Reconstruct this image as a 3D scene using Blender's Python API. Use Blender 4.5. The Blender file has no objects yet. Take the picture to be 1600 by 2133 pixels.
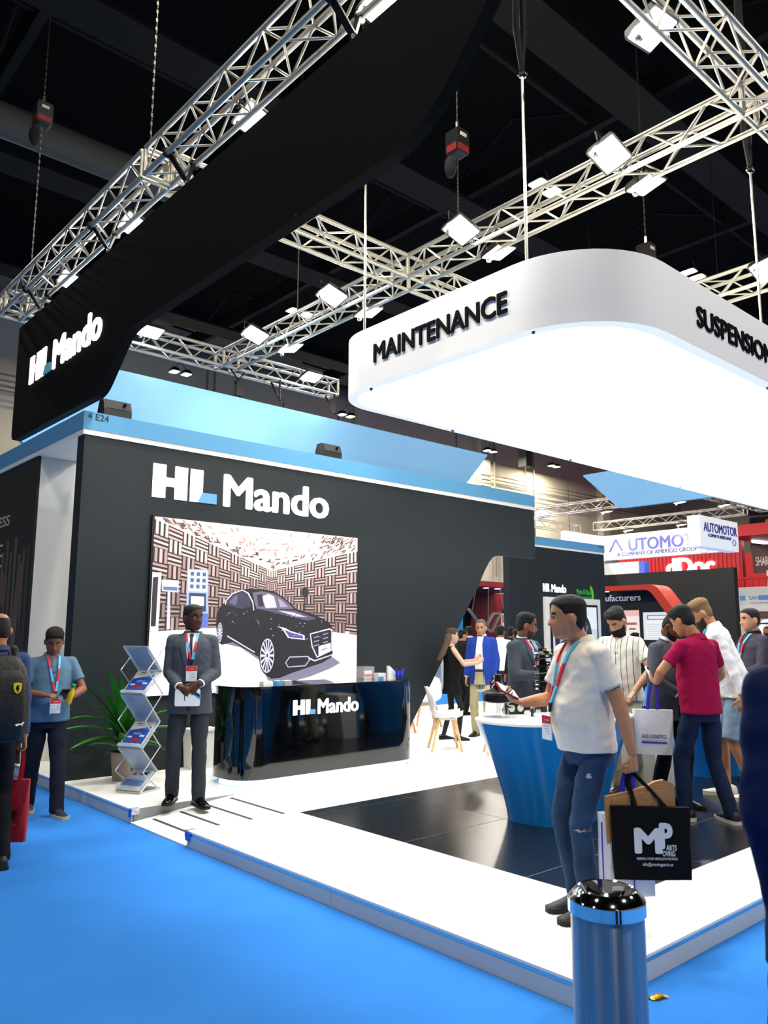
import bpy, bmesh, math, random
import numpy as np
from mathutils import Vector, Matrix, noise
from mathutils.bvhtree import BVHTree
random.seed(7)
PI = math.pi
scene = bpy.context.scene
COL = scene.collection

# ------------------------------------------------------------------ camera
F_PX, PITCH, ROLL, YAW, EYE = 1645.44, 0.1536132, 0.0036093, -0.7279976, 1.65
cp, sp, cr, sr = math.cos(PITCH), math.sin(PITCH), math.cos(ROLL), math.sin(ROLL)
FH = Vector((-math.sin(YAW), math.cos(YAW), 0)); RH = Vector((math.cos(YAW), math.sin(YAW), 0)); UP = Vector((0, 0, 1))
cz = FH*cp + UP*sp; cu = UP*cp - FH*sp
cR = RH*cr + cu*sr; cU = cu*cr - RH*sr
cam_data = bpy.data.cameras.new('camera'); cam = bpy.data.objects.new('camera', cam_data); COL.objects.link(cam)
cam.matrix_world = Matrix(((cR.x, cU.x, -cz.x, 0), (cR.y, cU.y, -cz.y, 0), (cR.z, cU.z, -cz.z, EYE), (0, 0, 0, 1)))
cam_data.sensor_fit = 'HORIZONTAL'; cam_data.sensor_width = 24.0; cam_data.lens = F_PX/1600*24.0
cam_data.clip_end = 200
cam_data.dof.use_dof = True; cam_data.dof.focus_distance = 8.0; cam_data.dof.aperture_fstop = 3.2
scene.camera = cam

# ------------------------------------------------------------------ world, exposure
world = bpy.data.worlds.new('hall_air'); scene.world = world; world.use_nodes = True
world.node_tree.nodes['Background'].inputs[0].default_value = (1.0, 0.97, 0.93, 1)
world.node_tree.nodes['Background'].inputs[1].default_value = 0.16
vs = scene.view_settings
vs.view_transform = 'Standard'; vs.look = 'None'; vs.gamma = 1.0; vs.use_curve_mapping = False
vs.exposure = 0.0
FLOOD_W = 95.0      # each truss floodlight
HALL_W = 340.0      # each high-bay lamp under the hall roof
BOX_E = 3.6         # luminous ceiling of the light box

# ------------------------------------------------------------------ helpers
def hexc(h):
    h = h.lstrip('#'); c = [int(h[i:i+2], 16)/255 for i in (0, 2, 4)]
    return tuple(x/12.92 if x <= .04045 else ((x+.055)/1.055)**2.4 for x in c)
MATS = {}
def mat(name, color='#808080', rough=.5, metal=0., emit=None, estr=0., spec=.5, alpha=1., trans=0., ior=1.45, bump=0., bscale=60., bdetail=3., var=0., vscale=8., coat=0., stripes=None, sheen=0.):
    if name in MATS: return MATS[name]
    m = bpy.data.materials.new(name); m.use_nodes = True; nt = m.node_tree; b = nt.nodes['Principled BSDF']
    c = hexc(color) if isinstance(color, str) else color
    b.inputs['Base Color'].default_value = (*c, 1); b.inputs['Roughness'].default_value = rough; b.inputs['Metallic'].default_value = metal
    b.inputs['Specular IOR Level'].default_value = spec; b.inputs['IOR'].default_value = ior
    b.inputs['Transmission Weight'].default_value = trans; b.inputs['Alpha'].default_value = alpha
    b.inputs['Coat Weight'].default_value = coat; b.inputs['Sheen Weight'].default_value = sheen
    if emit is not None:
        b.inputs['Emission Color'].default_value = (*(hexc(emit) if isinstance(emit, str) else emit), 1); b.inputs['Emission Strength'].default_value = estr
    tc = None
    if bump or var or stripes: tc = nt.nodes.new('ShaderNodeTexCoord')
    if var:
        n = nt.nodes.new('ShaderNodeTexNoise'); n.inputs['Scale'].default_value = vscale; n.inputs['Detail'].default_value = 4
        nt.links.new(tc.outputs['Object'], n.inputs['Vector'])
        mr = nt.nodes.new('ShaderNodeMapRange'); mr.inputs['From Min'].default_value = .3; mr.inputs['From Max'].default_value = .7
        mr.inputs['To Min'].default_value = 1-var; mr.inputs['To Max'].default_value = 1+var
        nt.links.new(n.outputs['Fac'], mr.inputs['Value'])
        mx = nt.nodes.new('ShaderNodeVectorMath'); mx.operation = 'SCALE'; mx.inputs[0].default_value = c
        nt.links.new(mr.outputs['Result'], mx.inputs['Scale']); nt.links.new(mx.outputs[0], b.inputs['Base Color'])
    if stripes:  # (scale, axis, colour, width)
        sc, ax, c2, wd = stripes
        sx = nt.nodes.new('ShaderNodeSeparateXYZ'); nt.links.new(tc.outputs['Object'], sx.inputs[0])
        mm = nt.nodes.new('ShaderNodeMath'); mm.operation = 'MULTIPLY'; mm.inputs[1].default_value = sc; nt.links.new(sx.outputs[ax], mm.inputs[0])
        fr = nt.nodes.new('ShaderNodeMath'); fr.operation = 'FRACT'; nt.links.new(mm.outputs[0], fr.inputs[0])
        lt = nt.nodes.new('ShaderNodeMath'); lt.operation = 'LESS_THAN'; lt.inputs[1].default_value = wd; nt.links.new(fr.outputs[0], lt.inputs[0])
        mc = nt.nodes.new('ShaderNodeMix'); mc.data_type = 'RGBA'; mc.inputs['A'].default_value = (*c, 1); mc.inputs['B'].default_value = (*hexc(c2), 1)
        nt.links.new(lt.outputs[0], mc.inputs['Factor']); nt.links.new(mc.outputs['Result'], b.inputs['Base Color'])
    if bump:
        n = nt.nodes.new('ShaderNodeTexNoise'); n.inputs['Scale'].default_value = bscale; n.inputs['Detail'].default_value = bdetail
        nt.links.new(tc.outputs['Object'], n.inputs['Vector'])
        bp = nt.nodes.new('ShaderNodeBump'); bp.inputs['Strength'].default_value = bump; bp.inputs['Distance'].default_value = .02
        nt.links.new(n.outputs['Fac'], bp.inputs['Height']); nt.links.new(bp.outputs['Normal'], b.inputs['Normal'])
    MATS[name] = m; return m
def print_mat(name, estr=0., rough=.5):
    if name in MATS: return MATS[name]
    m = bpy.data.materials.new(name); m.use_nodes = True; nt = m.node_tree; b = nt.nodes['Principled BSDF']
    a = nt.nodes.new('ShaderNodeAttribute'); a.attribute_name = 'print'
    b.inputs['Roughness'].default_value = rough
    if estr:
        b.inputs['Base Color'].default_value = (.02, .02, .02, 1)
        nt.links.new(a.outputs['Color'], b.inputs['Emission Color']); b.inputs['Emission Strength'].default_value = estr
    else: nt.links.new(a.outputs['Color'], b.inputs['Base Color'])
    MATS[name] = m; return m

WM = {}
def props(o, label=None, cat=None, group=None, kind=None):
    if label: o['label'] = label
    if cat: o['category'] = cat
    if group: o['group'] = group
    if kind: o['kind'] = kind
    return o
def thing(name, label, cat, loc=(0, 0, 0), rotz=0., group=None, kind=None):
    o = bpy.data.objects.new(name, None); COL.objects.link(o); o.empty_display_size = .1
    o.location = loc; o.rotation_euler = (0, 0, rotz)
    WM[o] = Matrix.Translation(Vector(loc)) @ Matrix.Rotation(rotz, 4, 'Z')
    return props(o, label, cat, group, kind)
def add_obj(name, me, parent=None, **kw):
    o = bpy.data.objects.new(name, me); COL.objects.link(o)
    if parent is not None: o.parent = parent; WM[o] = WM[parent]
    else: WM[o] = Matrix.Identity(4)
    return props(o, **kw)
def copy_tree(o, parent=None, **kw):
    c = o.copy(); COL.objects.link(c); c.parent = parent
    WM[c] = WM.get(o, Matrix.Identity(4))
    for ch in o.children:
        if ch.type != 'LIGHT': copy_tree(ch, c)
    return props(c, **kw)
def place(o, loc, rotz=0.):
    o.location = loc; o.rotation_euler = (0, 0, rotz)
    WM[o] = Matrix.Translation(Vector(loc)) @ Matrix.Rotation(rotz, 4, 'Z'); return o

class MB:
    def __init__(s): s.v = []; s.f = []; s.mi = []; s.cur = 0
    def add(s, vs, fs):
        k = len(s.v); s.v += [tuple(p) for p in vs]; s.f += [tuple(i+k for i in f) for f in fs]; s.mi += [s.cur]*len(fs); return s
    def box(s, a, b, M=None):
        x0, y0, z0 = a; x1, y1, z1 = b
        vs = [(x0, y0, z0), (x1, y0, z0), (x1, y1, z0), (x0, y1, z0), (x0, y0, z1), (x1, y0, z1), (x1, y1, z1), (x0, y1, z1)]
        if M is not None: vs = [M @ Vector(p) for p in vs]
        return s.add(vs, [(3, 2, 1, 0), (4, 5, 6, 7), (0, 1, 5, 4), (1, 2, 6, 5), (2, 3, 7, 6), (3, 0, 4, 7)])
    def cbox(s, c, size, M=None):
        return s.box([c[i]-size[i]/2 for i in range(3)], [c[i]+size[i]/2 for i in range(3)], M)
    def rings(s, rings, caps=True, closed=True):
        n = len(rings[0]); vs = [p for r in rings for p in r]; fs = []
        for i in range(len(rings)-1):
            for j in range(n if closed else n-1):
                a = i*n+j; b = i*n+(j+1) % n; fs.append((a, b, b+n, a+n))
        if caps: fs.append(tuple(range(n-1, -1, -1))); fs.append(tuple((len(rings)-1)*n+j for j in range(n)))
        return s.add(vs, fs)
    def cyl(s, a, b, r1, r2=None, n=10, caps=True):
        a = Vector(a); b = Vector(b); r2 = r1 if r2 is None else r2; d = (b-a)
        if d.length < 1e-6: return s
        d.normalize(); u = d.orthogonal().normalized(); w = d.cross(u)
        ring = lambda c, r: [c+u*(math.cos(2*PI*k/n)*r)+w*(math.sin(2*PI*k/n)*r) for k in range(n)]
        return s.rings([ring(a, r1), ring(b, r2)], caps)
    def tube(s, pts, r, n=8):
        pts = [Vector(p) for p in pts]; rr = r if isinstance(r, (list, tuple)) else [r]*len(pts); R = []
        u = None
        for i, p in enumerate(pts):
            d = (pts[min(i+1, len(pts)-1)]-pts[max(i-1, 0)]).normalized()
            u = d.orthogonal().normalized() if u is None else (u-d*u.dot(d)).normalized()
            w = d.cross(u); R.append([p+u*(math.cos(2*PI*k/n)*rr[i])+w*(math.sin(2*PI*k/n)*rr[i]) for k in range(n)])
        return s.rings(R)
    def sphere(s, c, r, n=12, m=8):
        r = r if isinstance(r, (list, tuple)) else (r, r, r); R = []
        for i in range(1, m):
            t = PI*i/m; R.append([(c[0]+r[0]*math.sin(t)*math.cos(2*PI*k/n), c[1]+r[1]*math.sin(t)*math.sin(2*PI*k/n), c[2]-r[2]*math.cos(t)) for k in range(n)])
        return s.rings(R)
    def lathe(s, prof, c=(0, 0, 0), n=32, caps=True):
        return s.rings([[(c[0]+r*math.cos(2*PI*k/n), c[1]+r*math.sin(2*PI*k/n), c[2]+z) for k in range(n)] for r, z in prof], caps)
    def prism(s, poly, f0, f1):
        """poly list of 2D pts; f0,f1 map a 2D pt to 3D (two ends)"""
        n = len(poly); A = [f0(p) for p in poly]; B = [f1(p) for p in poly]
        fs = [tuple(range(n-1, -1, -1)), tuple(range(n, 2*n))]+[(i, (i+1) % n, (i+1) % n+n, i+n) for i in range(n)]
        return s.add(A+B, fs)
    def build(s, name, m=None, parent=None, world=True, smooth=False, angle=40, **kw):
        v = s.v
        if world and parent is not None:
            inv = WM[parent].inverted(); v = [tuple(inv @ Vector(p)) for p in v]
        me = bpy.data.meshes.new(name); me.from_pydata(v, [], s.f)
        ms = m if isinstance(m, (list, tuple)) else [m]
        for x in ms:
            if x is not None: me.materials.append(x)
        if len(ms) > 1: me.polygons.foreach_set('material_index', s.mi)
        bm = bmesh.new(); bm.from_mesh(me); bmesh.ops.recalc_face_normals(bm, faces=bm.faces); bm.to_mesh(me); bm.free()
        if smooth:
            me.polygons.foreach_set('use_smooth', [True]*len(me.polygons))
            if angle < 180: me.set_sharp_from_angle(angle=math.radians(angle))
        me.update()
        return add_obj(name, me, parent, **kw)

def rbox_poly(x0, z0, x1, z1, r, n=5):
    P = []
    for cx, cy, a in ((x1-r, z1-r, 0), (x0+r, z1-r, 90), (x0+r, z0+r, 180), (x1-r, z0+r, 270)):
        for k in range(n+1):
            t = math.radians(a+90*k/n); P.append((cx+r*math.cos(t), cy+r*math.sin(t)))
    return P
def round_poly(pts, radii, n=6):
    out = []; L = len(pts)
    for i, p in enumerate(pts):
        r = radii[i] if isinstance(radii, (list, tuple)) else radii
        p = Vector(p); a = Vector(pts[i-1])-p; b = Vector(pts[(i+1) % L])-p
        if r <= 0: out.append(tuple(p)); continue
        an = a.normalized(); bn = b.normalized(); th = an.angle(bn)
        d = min(r/math.tan(th/2), a.length*.49, b.length*.49)
        p0 = p+an*d; p2 = p+bn*d
        for k in range(n+1):
            t = k/n; q = p0*(1-t)**2+p*2*t*(1-t)+p2*t*t; out.append(tuple(q))
    return out
SCRATCH = bpy.data.scenes.new('scratch')      # a small side scene in which single meshes are evaluated; removed at the end
def evaluated_mesh(o):
    SCRATCH.collection.objects.link(o)
    with bpy.context.temp_override(scene=SCRATCH, view_layer=SCRATCH.view_layers[0]):
        dg = bpy.context.evaluated_depsgraph_get(); dg.update(); out = bpy.data.meshes.new_from_object(o.evaluated_get(dg), depsgraph=dg)
    bpy.data.objects.remove(o); return out
def text_mesh(body, bold=0.0):
    cu_ = bpy.data.curves.new('txt', 'FONT'); cu_.body = body; cu_.offset = bold; cu_.resolution_u = 3; cu_.size = 1
    o = bpy.data.objects.new('txt', cu_); me = evaluated_mesh(o)
    v = [tuple(x.co) for x in me.vertices]; f = [tuple(p.vertices) for p in me.polygons]
    bpy.data.meshes.remove(me); bpy.data.curves.remove(cu_)
    return v, f
def lettering(name, body, m, parent, origin, u, v, height, width=None, bold=.0, depth=.004, shear=0., spacing=None, **kw):
    """flat raised letters: origin = lower-left of the capitals, u/v unit vectors, cap height, optional total width"""
    vs_, fs_ = text_mesh(body, 0)
    if not vs_: return None
    xs = [p[0] for p in vs_]; ys = [p[1] for p in vs_]; x0, x1 = min(xs), max(xs); cap = .70
    sy = height/cap; sx = (width/(x1-x0)) if width else sy
    u = Vector(u); v = Vector(v); n = u.cross(v).normalized(); o = Vector(origin)
    P = [o+u*((p[0]-x0)*sx+shear*p[1]*sy)+v*(p[1]*sy)+n*depth for p in vs_]
    B = [q-n*(depth+.002) for q in P]; k = len(P)
    mb = MB(); mb.add(P, fs_)
    ed = {}
    for f in fs_:
        for i in range(len(f)):
            e = (f[i], f[(i+1) % len(f)])
            if (e[1], e[0]) in ed: ed.pop((e[1], e[0]))
            else: ed[e] = 1
    mb.add(P+B, [(a, b, b+k, a+k) for a, b in ed]) if depth > .0015 else None
    if bold:
        V0, F0 = list(mb.v), list(mb.f); bx = bold*sx; bz = bold*sy*.7; e = n*.00006
        for i_, (dx, dz) in enumerate([(bx*math.cos(PI*q_/4), bz*math.sin(PI*q_/4)) for q_ in range(8)]): mb.add([Vector(p)+u*dx+v*dz+e*(i_+1) for p in V0], F0)
    return mb.build(name, m, parent, **kw)
def picture(name, parent, origin, u, v, polys, m, lift=.0006, **kw):
    """a flat print: polys = [(colour, [(a,b)...])], a,b in metres along u,v; later ones lie on top"""
    u = Vector(u); v = Vector(v); n = u.cross(v).normalized(); o = Vector(origin); V = []; Fc = []; C = []
    for k, (c, pl) in enumerate(polys):
        b0 = len(V); V += [o+u*p[0]+v*p[1]+n*(lift+k*8e-6) for p in pl]; Fc.append(tuple(range(b0, b0+len(pl)))); C.append(hexc(c) if isinstance(c, str) else c)
    if parent is not None:
        inv = WM[parent].inverted(); V = [inv @ p for p in V]
    me = bpy.data.meshes.new(name); me.from_pydata([tuple(p) for p in V], [], Fc)
    at = me.color_attributes.new('print', 'FLOAT_COLOR', 'CORNER'); buf = []
    for f, c in zip(Fc, C): buf += [c[0], c[1], c[2], 1.0]*len(f)
    at.data.foreach_set('color', buf); me.materials.append(m)
    return add_obj(name, me, parent, **kw)
def R4(x0, y0, x1, y1): return [(x0, y0), (x1, y0), (x1, y1), (x0, y1)]
def ell(cx, cy, rx, ry, n=20, a0=0, a1=360): return [(cx+rx*math.cos(math.radians(a0+(a1-a0)*k/(n if a1-a0 < 360 else n))), cy+ry*math.sin(math.radians(a0+(a1-a0)*k/n))) for k in range(n if a1-a0 >= 360 else n+1)]
X, Y, Z = Vector((1, 0, 0)), Vector((0, 1, 0)), Vector((0, 0, 1))

# ------------------------------------------------------------------ materials
M_carpet = mat('blue_carpet', '#3280d8', .95, spec=.15, bump=.5, bscale=420)
_nt = M_carpet.node_tree; _tc = _nt.nodes.new('ShaderNodeTexCoord'); _vo = _nt.nodes.new('ShaderNodeTexVoronoi'); _vo.inputs['Scale'].default_value = 9.; _nz = _nt.nodes.new('ShaderNodeTexNoise'); _nz.inputs['Scale'].default_value = 1.3; _nz.inputs['Detail'].default_value = 5
_nt.links.new(_tc.outputs['Object'], _vo.inputs['Vector']); _nt.links.new(_tc.outputs['Object'], _nz.inputs['Vector'])
_r1 = _nt.nodes.new('ShaderNodeMapRange'); _r1.inputs['From Min'].default_value = .025; _r1.inputs['From Max'].default_value = .045; _r1.inputs['To Min'].default_value = .62; _r1.inputs['To Max'].default_value = 1.; _nt.links.new(_vo.outputs['Distance'], _r1.inputs['Value'])
_r2 = _nt.nodes.new('ShaderNodeMapRange'); _r2.inputs['From Min'].default_value = .3; _r2.inputs['From Max'].default_value = .7; _r2.inputs['To Min'].default_value = .92; _r2.inputs['To Max'].default_value = 1.06; _nt.links.new(_nz.outputs['Fac'], _r2.inputs['Value'])
_mu = _nt.nodes.new('ShaderNodeMath'); _mu.operation = 'MULTIPLY'; _nt.links.new(_r1.outputs[0], _mu.inputs[0]); _nt.links.new(_r2.outputs[0], _mu.inputs[1])
_sc = _nt.nodes.new('ShaderNodeVectorMath'); _sc.operation = 'SCALE'; _sc.inputs[0].default_value = hexc('#3280d8'); _nt.links.new(_mu.outputs[0], _sc.inputs['Scale']); _nt.links.new(_sc.outputs[0], _nt.nodes['Principled BSDF'].inputs['Base Color'])
M_white_floor = mat('white_laminate', '#f2f2ee', .32, spec=.4)
M_black_tile = mat('black_laminate', '#14171c', .22, spec=.5, bump=.05, bscale=200)
M_joint = mat('joint_filler', '#8c8f92', .6)
M_black = mat('matt_black_panel', '#20272b', .62, spec=.35)
M_black_fab = mat('black_banner_fabric', '#0d0d0d', .9, spec=.15)
M_cyan = mat('sky_blue_fabric', '#74a6d0', .75, spec=.2)
M_band = mat('sky_blue_laminate', '#5a9ac4', .55, spec=.3)
M_white = mat('white_panel', '#ecebe6', .6, spec=.3)
M_alu = mat('aluminium', '#c9c6bd', .32, metal=1.)
M_truss = mat('truss_aluminium', '#c4bfb2', .4, metal=.85)
M_chrome = mat('chrome', '#e6e6e6', .05, metal=1.)
M_strap = mat('black_webbing', '#0a0a0a', .9)
M_dark = mat('dark_plastic', '#0b0c0d', .45)
M_glow = mat('lamp_panel', '#ffffff', .4, emit='#ffffff', estr=14.)
M_signw = mat('lit_letter_white', '#ffffff', .5, emit='#ffffff', estr=1.6)
M_signb = mat('lit_letter_blue', '#3a6a8a', .5, emit='#6fb2e8', estr=.75)
M_paperw = mat('print_white', '#f4f4f2', .6)
M_inkblack = mat('print_black', '#050506', .9, spec=.1)
P_print = print_mat('flat_print')
P_screen = print_mat('lit_screen', 1.35)
P_tv = print_mat('lit_television', 1.0)
M_clear = mat('clear_acrylic', '#ffffff', .05, alpha=.22, spec=.6)
M_acryl = mat('frosted_acrylic', '#c8d4de', .15, alpha=.55, spec=.5)
M_wood = mat('beech_wood', '#d8b07c', .5, var=.12, vscale=25)
M_bluetable = mat('gloss_blue_panel', '#0f84dc', .18, spec=.5, coat=.4)
# ================================================================== hall shell
def flat(name, pts, m, kind='structure', **kw):
    return MB().add(pts, [tuple(range(len(pts)))]).build(name, m, None, kind=kind, **kw)
flat('floor', [(-14, -14, 0), (52, -14, 0), (52, 28, 0), (-14, 28, 0)], M_carpet, label='bright blue exhibition hall carpet', category=None) if False else \
    props(MB().add([(-14, -14, 0), (52, -14, 0), (52, 28, 0), (-14, 28, 0)], [(0, 1, 2, 3)]).build('floor', M_carpet), 'bright blue exhibition hall carpet', None, None, 'structure')
M_hall = mat('hall_plaster', '#b5ab95', .9, var=.05, vscale=.6)
M_ceil = mat('black_roof', '#080808', .95, spec=.1)
M_steel = mat('dark_roof_steel', '#12110f', .8, spec=.2)
M_steel2 = mat('grey_roof_duct', '#4c4a46', .8, spec=.2)
M_pipe = mat('grey_conduit', '#6f685a', .7)
wf = MB().box((-14, 26, 0), (52, 26.3, 13.0)).build('wall_far', M_hall, label='beige hall wall far behind the stands', kind='structure')
wr = MB().box((50, -14, 0), (50.3, 26, 13.0)).build('wall_right', M_hall, label='beige hall wall on the far right', kind='structure')
for x0 in (1.5, 10.2, 21.4, 29.3, 40.0): MB().box((x0, 25.6, 0), (x0+.7, 26, 12.0)).build('pilaster', M_hall, wf)
for y0 in (5., 12., 18.): MB().box((49.6, y0, 0), (50, y0+.7, 12.0)).build('pilaster', M_hall, wr)
for k, zz in enumerate((9.62, 9.42, 9.25, 9.1)):
    MB().cyl((-10, 25.52, zz), (48, 25.52, zz-.05), .03, n=6).build('conduit', M_pipe, wf)
for xx in (13.9, 14.2, 27.4, 30.2, 33.4): MB().cyl((xx, 25.5, 4.5), (xx, 25.5, 11.9), .045, n=6).build('conduit', M_pipe, wf)
MB().box((28.2, 25.7, 3.3), (29.0, 26, 8.2)).build('service_door', mat('wall_riser', '#a39a83', .9), wf)
# unseen dark stands, added across the aisle for counter and bin to reflect
M_far_dark = mat('reflection_stand_dark', '#15171a', .7); M_far_light = mat('reflection_stand_light', '#b9b6ae', .7)
for k, (x0, y0, x1, y1, lab) in enumerate(((-12, -9, -3.5, -6.5, 'unseen dark stand added for reflections to the left of the camera'), (-2.6, -8, 6.5, -5.6, 'unseen dark stand added for reflections behind the camera'), (7.8, -9, 17, -6.2, 'unseen dark stand added for reflections to the right of the camera'), (-9.5, 1, -7.2, 13, 'unseen dark stand added for reflections across the left aisle'))):
    as_ = thing('reflection_stand', lab, 'stand', (x0, y0, 0), 0, 'unseen stands added for reflections')
    MB().box((x0, y0, .02), (x1, y1, 3.2)).build('stand_wall', M_far_dark, as_); MB().box((x0-.05, y0-.05, 3.2), (x1+.05, y1+.05, 3.9)).build('white_header', M_far_light, as_); MB().box((x0-.3, y0-.3, .0), (x1+.3, y1+.3, .05)).build('plinth', M_far_light, as_)
props(MB().box((-14, -14, 13.0), (52, 28, 13.2)).build('ceiling', M_ceil), 'black unlit hall roof', None, None, 'structure')
cl = bpy.data.objects['ceiling']
for yy in (1.5, 6.2, 10.6, 15.5, 20.5):       # cable trays across the hall
    MB().box((-14, yy, 10.9), (52, yy+.75, 10.98)).build('cable_tray', M_steel, cl)
    MB().cyl((-14, yy+1.9, 11.8), (52, yy+1.9, 11.8), .06, n=6).build('roof_pipe', M_steel, cl)
for xx in (-2, 3.4, 7.6, 12.6, 18.5, 25, 32, 39):
    MB().box((xx, -14, 11.6), (xx+.16, 28, 12.1)).build('roof_beam', M_steel, cl)
    for k in range(9):
        ya = -8+k*4.
        MB().cyl((xx+.08, ya, 12.0), (xx+.08, ya+2, 12.9), .04, n=5).cyl((xx+.08, ya+2, 12.9), (xx+.08, ya+4, 12.0), .04, n=5).build('roof_brace', M_steel, cl)
for (yy, zz, r) in ((12.9, 9.9, .28), (25.0, 11.6, .35)):
    props(MB().cyl((-14, yy, zz), (30 if yy > 20 else 6.5, yy, zz), r, n=14).build('ventilation_duct', M_steel2, None, smooth=True), 'round grey ventilation duct '+('under the roof near the far wall' if yy > 20 else 'under the black roof at the upper left'), 'duct')

# ================================================================== platform
PX0, PY0, PX1, PY1, PZ = 3.2, 2.225, 15.2, 12.5, .12
RY0, RY1, RX1 = 5.885, 6.90, 4.235
plat = thing('stand_platform', 'raised white and black stand platform on blue carpet', 'platform', (PX0, PY0, 0))
MB().box((PX0+.01, PY0+.01, 0), (PX1, RY0, PZ-.0015)).box((RX1, RY0, 0), (PX1, RY1, PZ-.0015)).box((PX0+.01, RY1, 0), (PX1, PY1, PZ-.0015)).build('deck', M_joint, plat)
xs = [4.235, 5.40, 6.565, 7.73, 8.895, 10.06, 11.225, 12.39, 13.555, 14.72, 15.2]
def tile(x0, y0, x1, y1, m, nm, g=.0025): MB().box((x0+g, y0+g, PZ-.014), (x1-g, y1-g, PZ)).build(nm, m, plat)
yb = [2.757, 3.38, 4.517, 5.68, 5.845]
for i in range(len(xs)-1):
    for j in range(len(yb)-1): tile(xs[i], yb[j], xs[i+1], yb[j+1], M_black_tile, 'black_floor_tile', .0035)
    tile(xs[i], PY0-.012, xs[i+1], 2.757, M_white_floor, 'white_floor_panel', .0012)
    for a, b in ((5.845, 7.0), (7.0, 8.15), (8.15, 9.3), (9.3, 10.45), (10.45, 11.6), (11.6, 12.5)): tile(xs[i], a, xs[i+1], b, M_white_floor, 'white_floor_panel', .0012)
for a, b in ((PY0-.012, 3.38), (3.38, 4.517), (4.517, RY0), (RY1, 8.15), (8.15, 9.3), (9.3, 10.45), (10.45, 12.5)): tile(PX0-.012, a, RX1, b, M_white_floor, 'white_floor_panel', .0012)
M_skirt = mat('grey_skirting', '#c9cbc9', .45, spec=.4)
M_trim = mat('brushed_trim', '#c4c8cc', .16, metal=1.)
def edge(a, b, n):  # skirting and trim along a platform edge (a,b 2D), outward normal n
    a = Vector((*a, 0)); b = Vector((*b, 0)); n = Vector((*n, 0)); L = (b-a).length; k = max(1, round(L/2.3)); d = (b-a)/k
    for i in range(k):
        p = a+d*i+d.normalized()*.002; q = a+d*(i+1)-d.normalized()*.002
        MB().prism([(0, 0), (1, 0), (1, 1), (0, 1)], lambda t: p+(q-p)*t[0]+Z*(.086*t[1]), lambda t: p+(q-p)*t[0]+Z*(.086*t[1])+n*.012).build('skirting_board', M_skirt, plat)
    MB().prism([(0, .088), (.012, .088), (.012, .1055), (0, .1055)], lambda t: a+n*t[0]+Z*t[1], lambda t: b+n*t[0]+Z*t[1]).build('edge_trim', M_trim, plat)
edge((PX0, PY0), (PX0, RY0), (-1, 0)); edge((PX0, RY1), (PX0, 12.5), (-1, 0)); edge((PX0, PY0), (PX1, PY0), (0, -1))
edge((PX0, RY0), (RX1, RY0), (0, 1)) if False else None
# ramp
ramp = thing('access_ramp', 'white access ramp with dark grip strips set into the platform edge', 'ramp', (PX0, RY0, 0))
MB().prism([(PX0-.02, 0), (RX1, 0), (RX1, PZ-.002), (PX0-.02, .012)], lambda t: (t[0], RY0+.004, t[1]), lambda t: (t[0], RY1-.004, t[1])).build('ramp_board', M_white_floor, ramp)
rz = lambda x: .012+(x-PX0+.02)/(RX1-PX0+.02)*(PZ-.014)
for xx in (3.34, 3.60, 3.86, 4.12):
    MB().prism([(xx, rz(xx)), (xx+.026, rz(xx+.026)), (xx+.026, rz(xx+.026)+.003), (xx, rz(xx)+.003)], lambda t: (t[0], RY0+.03, t[1]), lambda t: (t[0], RY1-.09, t[1])).build('grip_strip', mat('grip_tape', '#3c3c3c', .9), ramp)
for k, (yy, s_) in enumerate(((RY0, 1), (RY1, -1))):
    g = thing('corner_guard', ('clear corner guard with blue tape at the near end of the ramp', 'clear corner guard with blue tape at the far end of the ramp')[k], 'guard', (PX0, yy, 0))
    MB().box((PX0-.022, yy-.025, .075), (PX0+.05, yy+.025, .128)).build('guard_cap', mat('guard_plastic', '#cfd3d6', .12, metal=.4), g)
    MB().box((PX0-.0235, yy-.05*(k == 0)-.012, .05), (PX0-.0165, yy+.03*(k == 1)+.012, .118)).build('tape', mat('blue_tape', '#1f6fe0', .5), g)

# ================================================================== stand: front wall, fascia, side wall, back wall
WY, WT = 8.62, .20
wall = thing('stand_front_wall', 'matt black stand wall with lit logo and slanted doorway', 'wall', (3.21, WY, PZ))
poly = [(3.21, PZ), (8.07, PZ)]
poly += round_poly([(8.07, PZ), (9.93, 2.77), (10.02, 2.976), (11.27, 2.976), (11.27, 3.845), (3.21, 3.845), (3.21, PZ)], [0, .0, 0, .02, 0, 0, 0])[1:-1]
poly = [(3.21, PZ), (8.07, PZ), (9.70, 2.36)]+[(9.79, 2.50), (9.86, 2.61), (9.94, 2.725), (10.03, 2.84), (10.12, 2.925), (10.23, 2.968), (10.36, 2.976)]+[(11.25, 2.976), (11.27, 2.996), (11.27, 3.845), (3.21, 3.845)]
MB().prism(poly, lambda t: (t[0], WY, t[1]), lambda t: (t[0], WY+.07, t[1])).build('wall_panel', M_black, wall)
MB().box((3.21, WY+.07, PZ), (3.27, WY+WT, 3.845)).build('wall_end', M_black, wall)
for nm, z0, z1, m, o in (('white_strip', 3.845, 3.905, M_white, .012), ('fascia_band', 3.905, 4.11, M_band, .018)):
    MB().prism(round_poly([(3.20-o, z0), (11.275, z0), (11.275, z1), (3.20-o, z1)], [0, 0, .03 if z1 > 4 else 0, 0]), lambda t: (t[0], WY-o, t[1]), lambda t: (t[0], WY+WT, t[1])).build(nm, m, wall)
    MB().box((3.20-o, WY+WT, z0), (3.62, 12.5, z1)).build(nm, m, wall)
lettering('stand_number', '4 E24', mat('dark_print', '#1b2a33', .6), wall, (3.225, WY-.019, 4.02), X, Z, .075, bold=.015, depth=.001)
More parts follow.
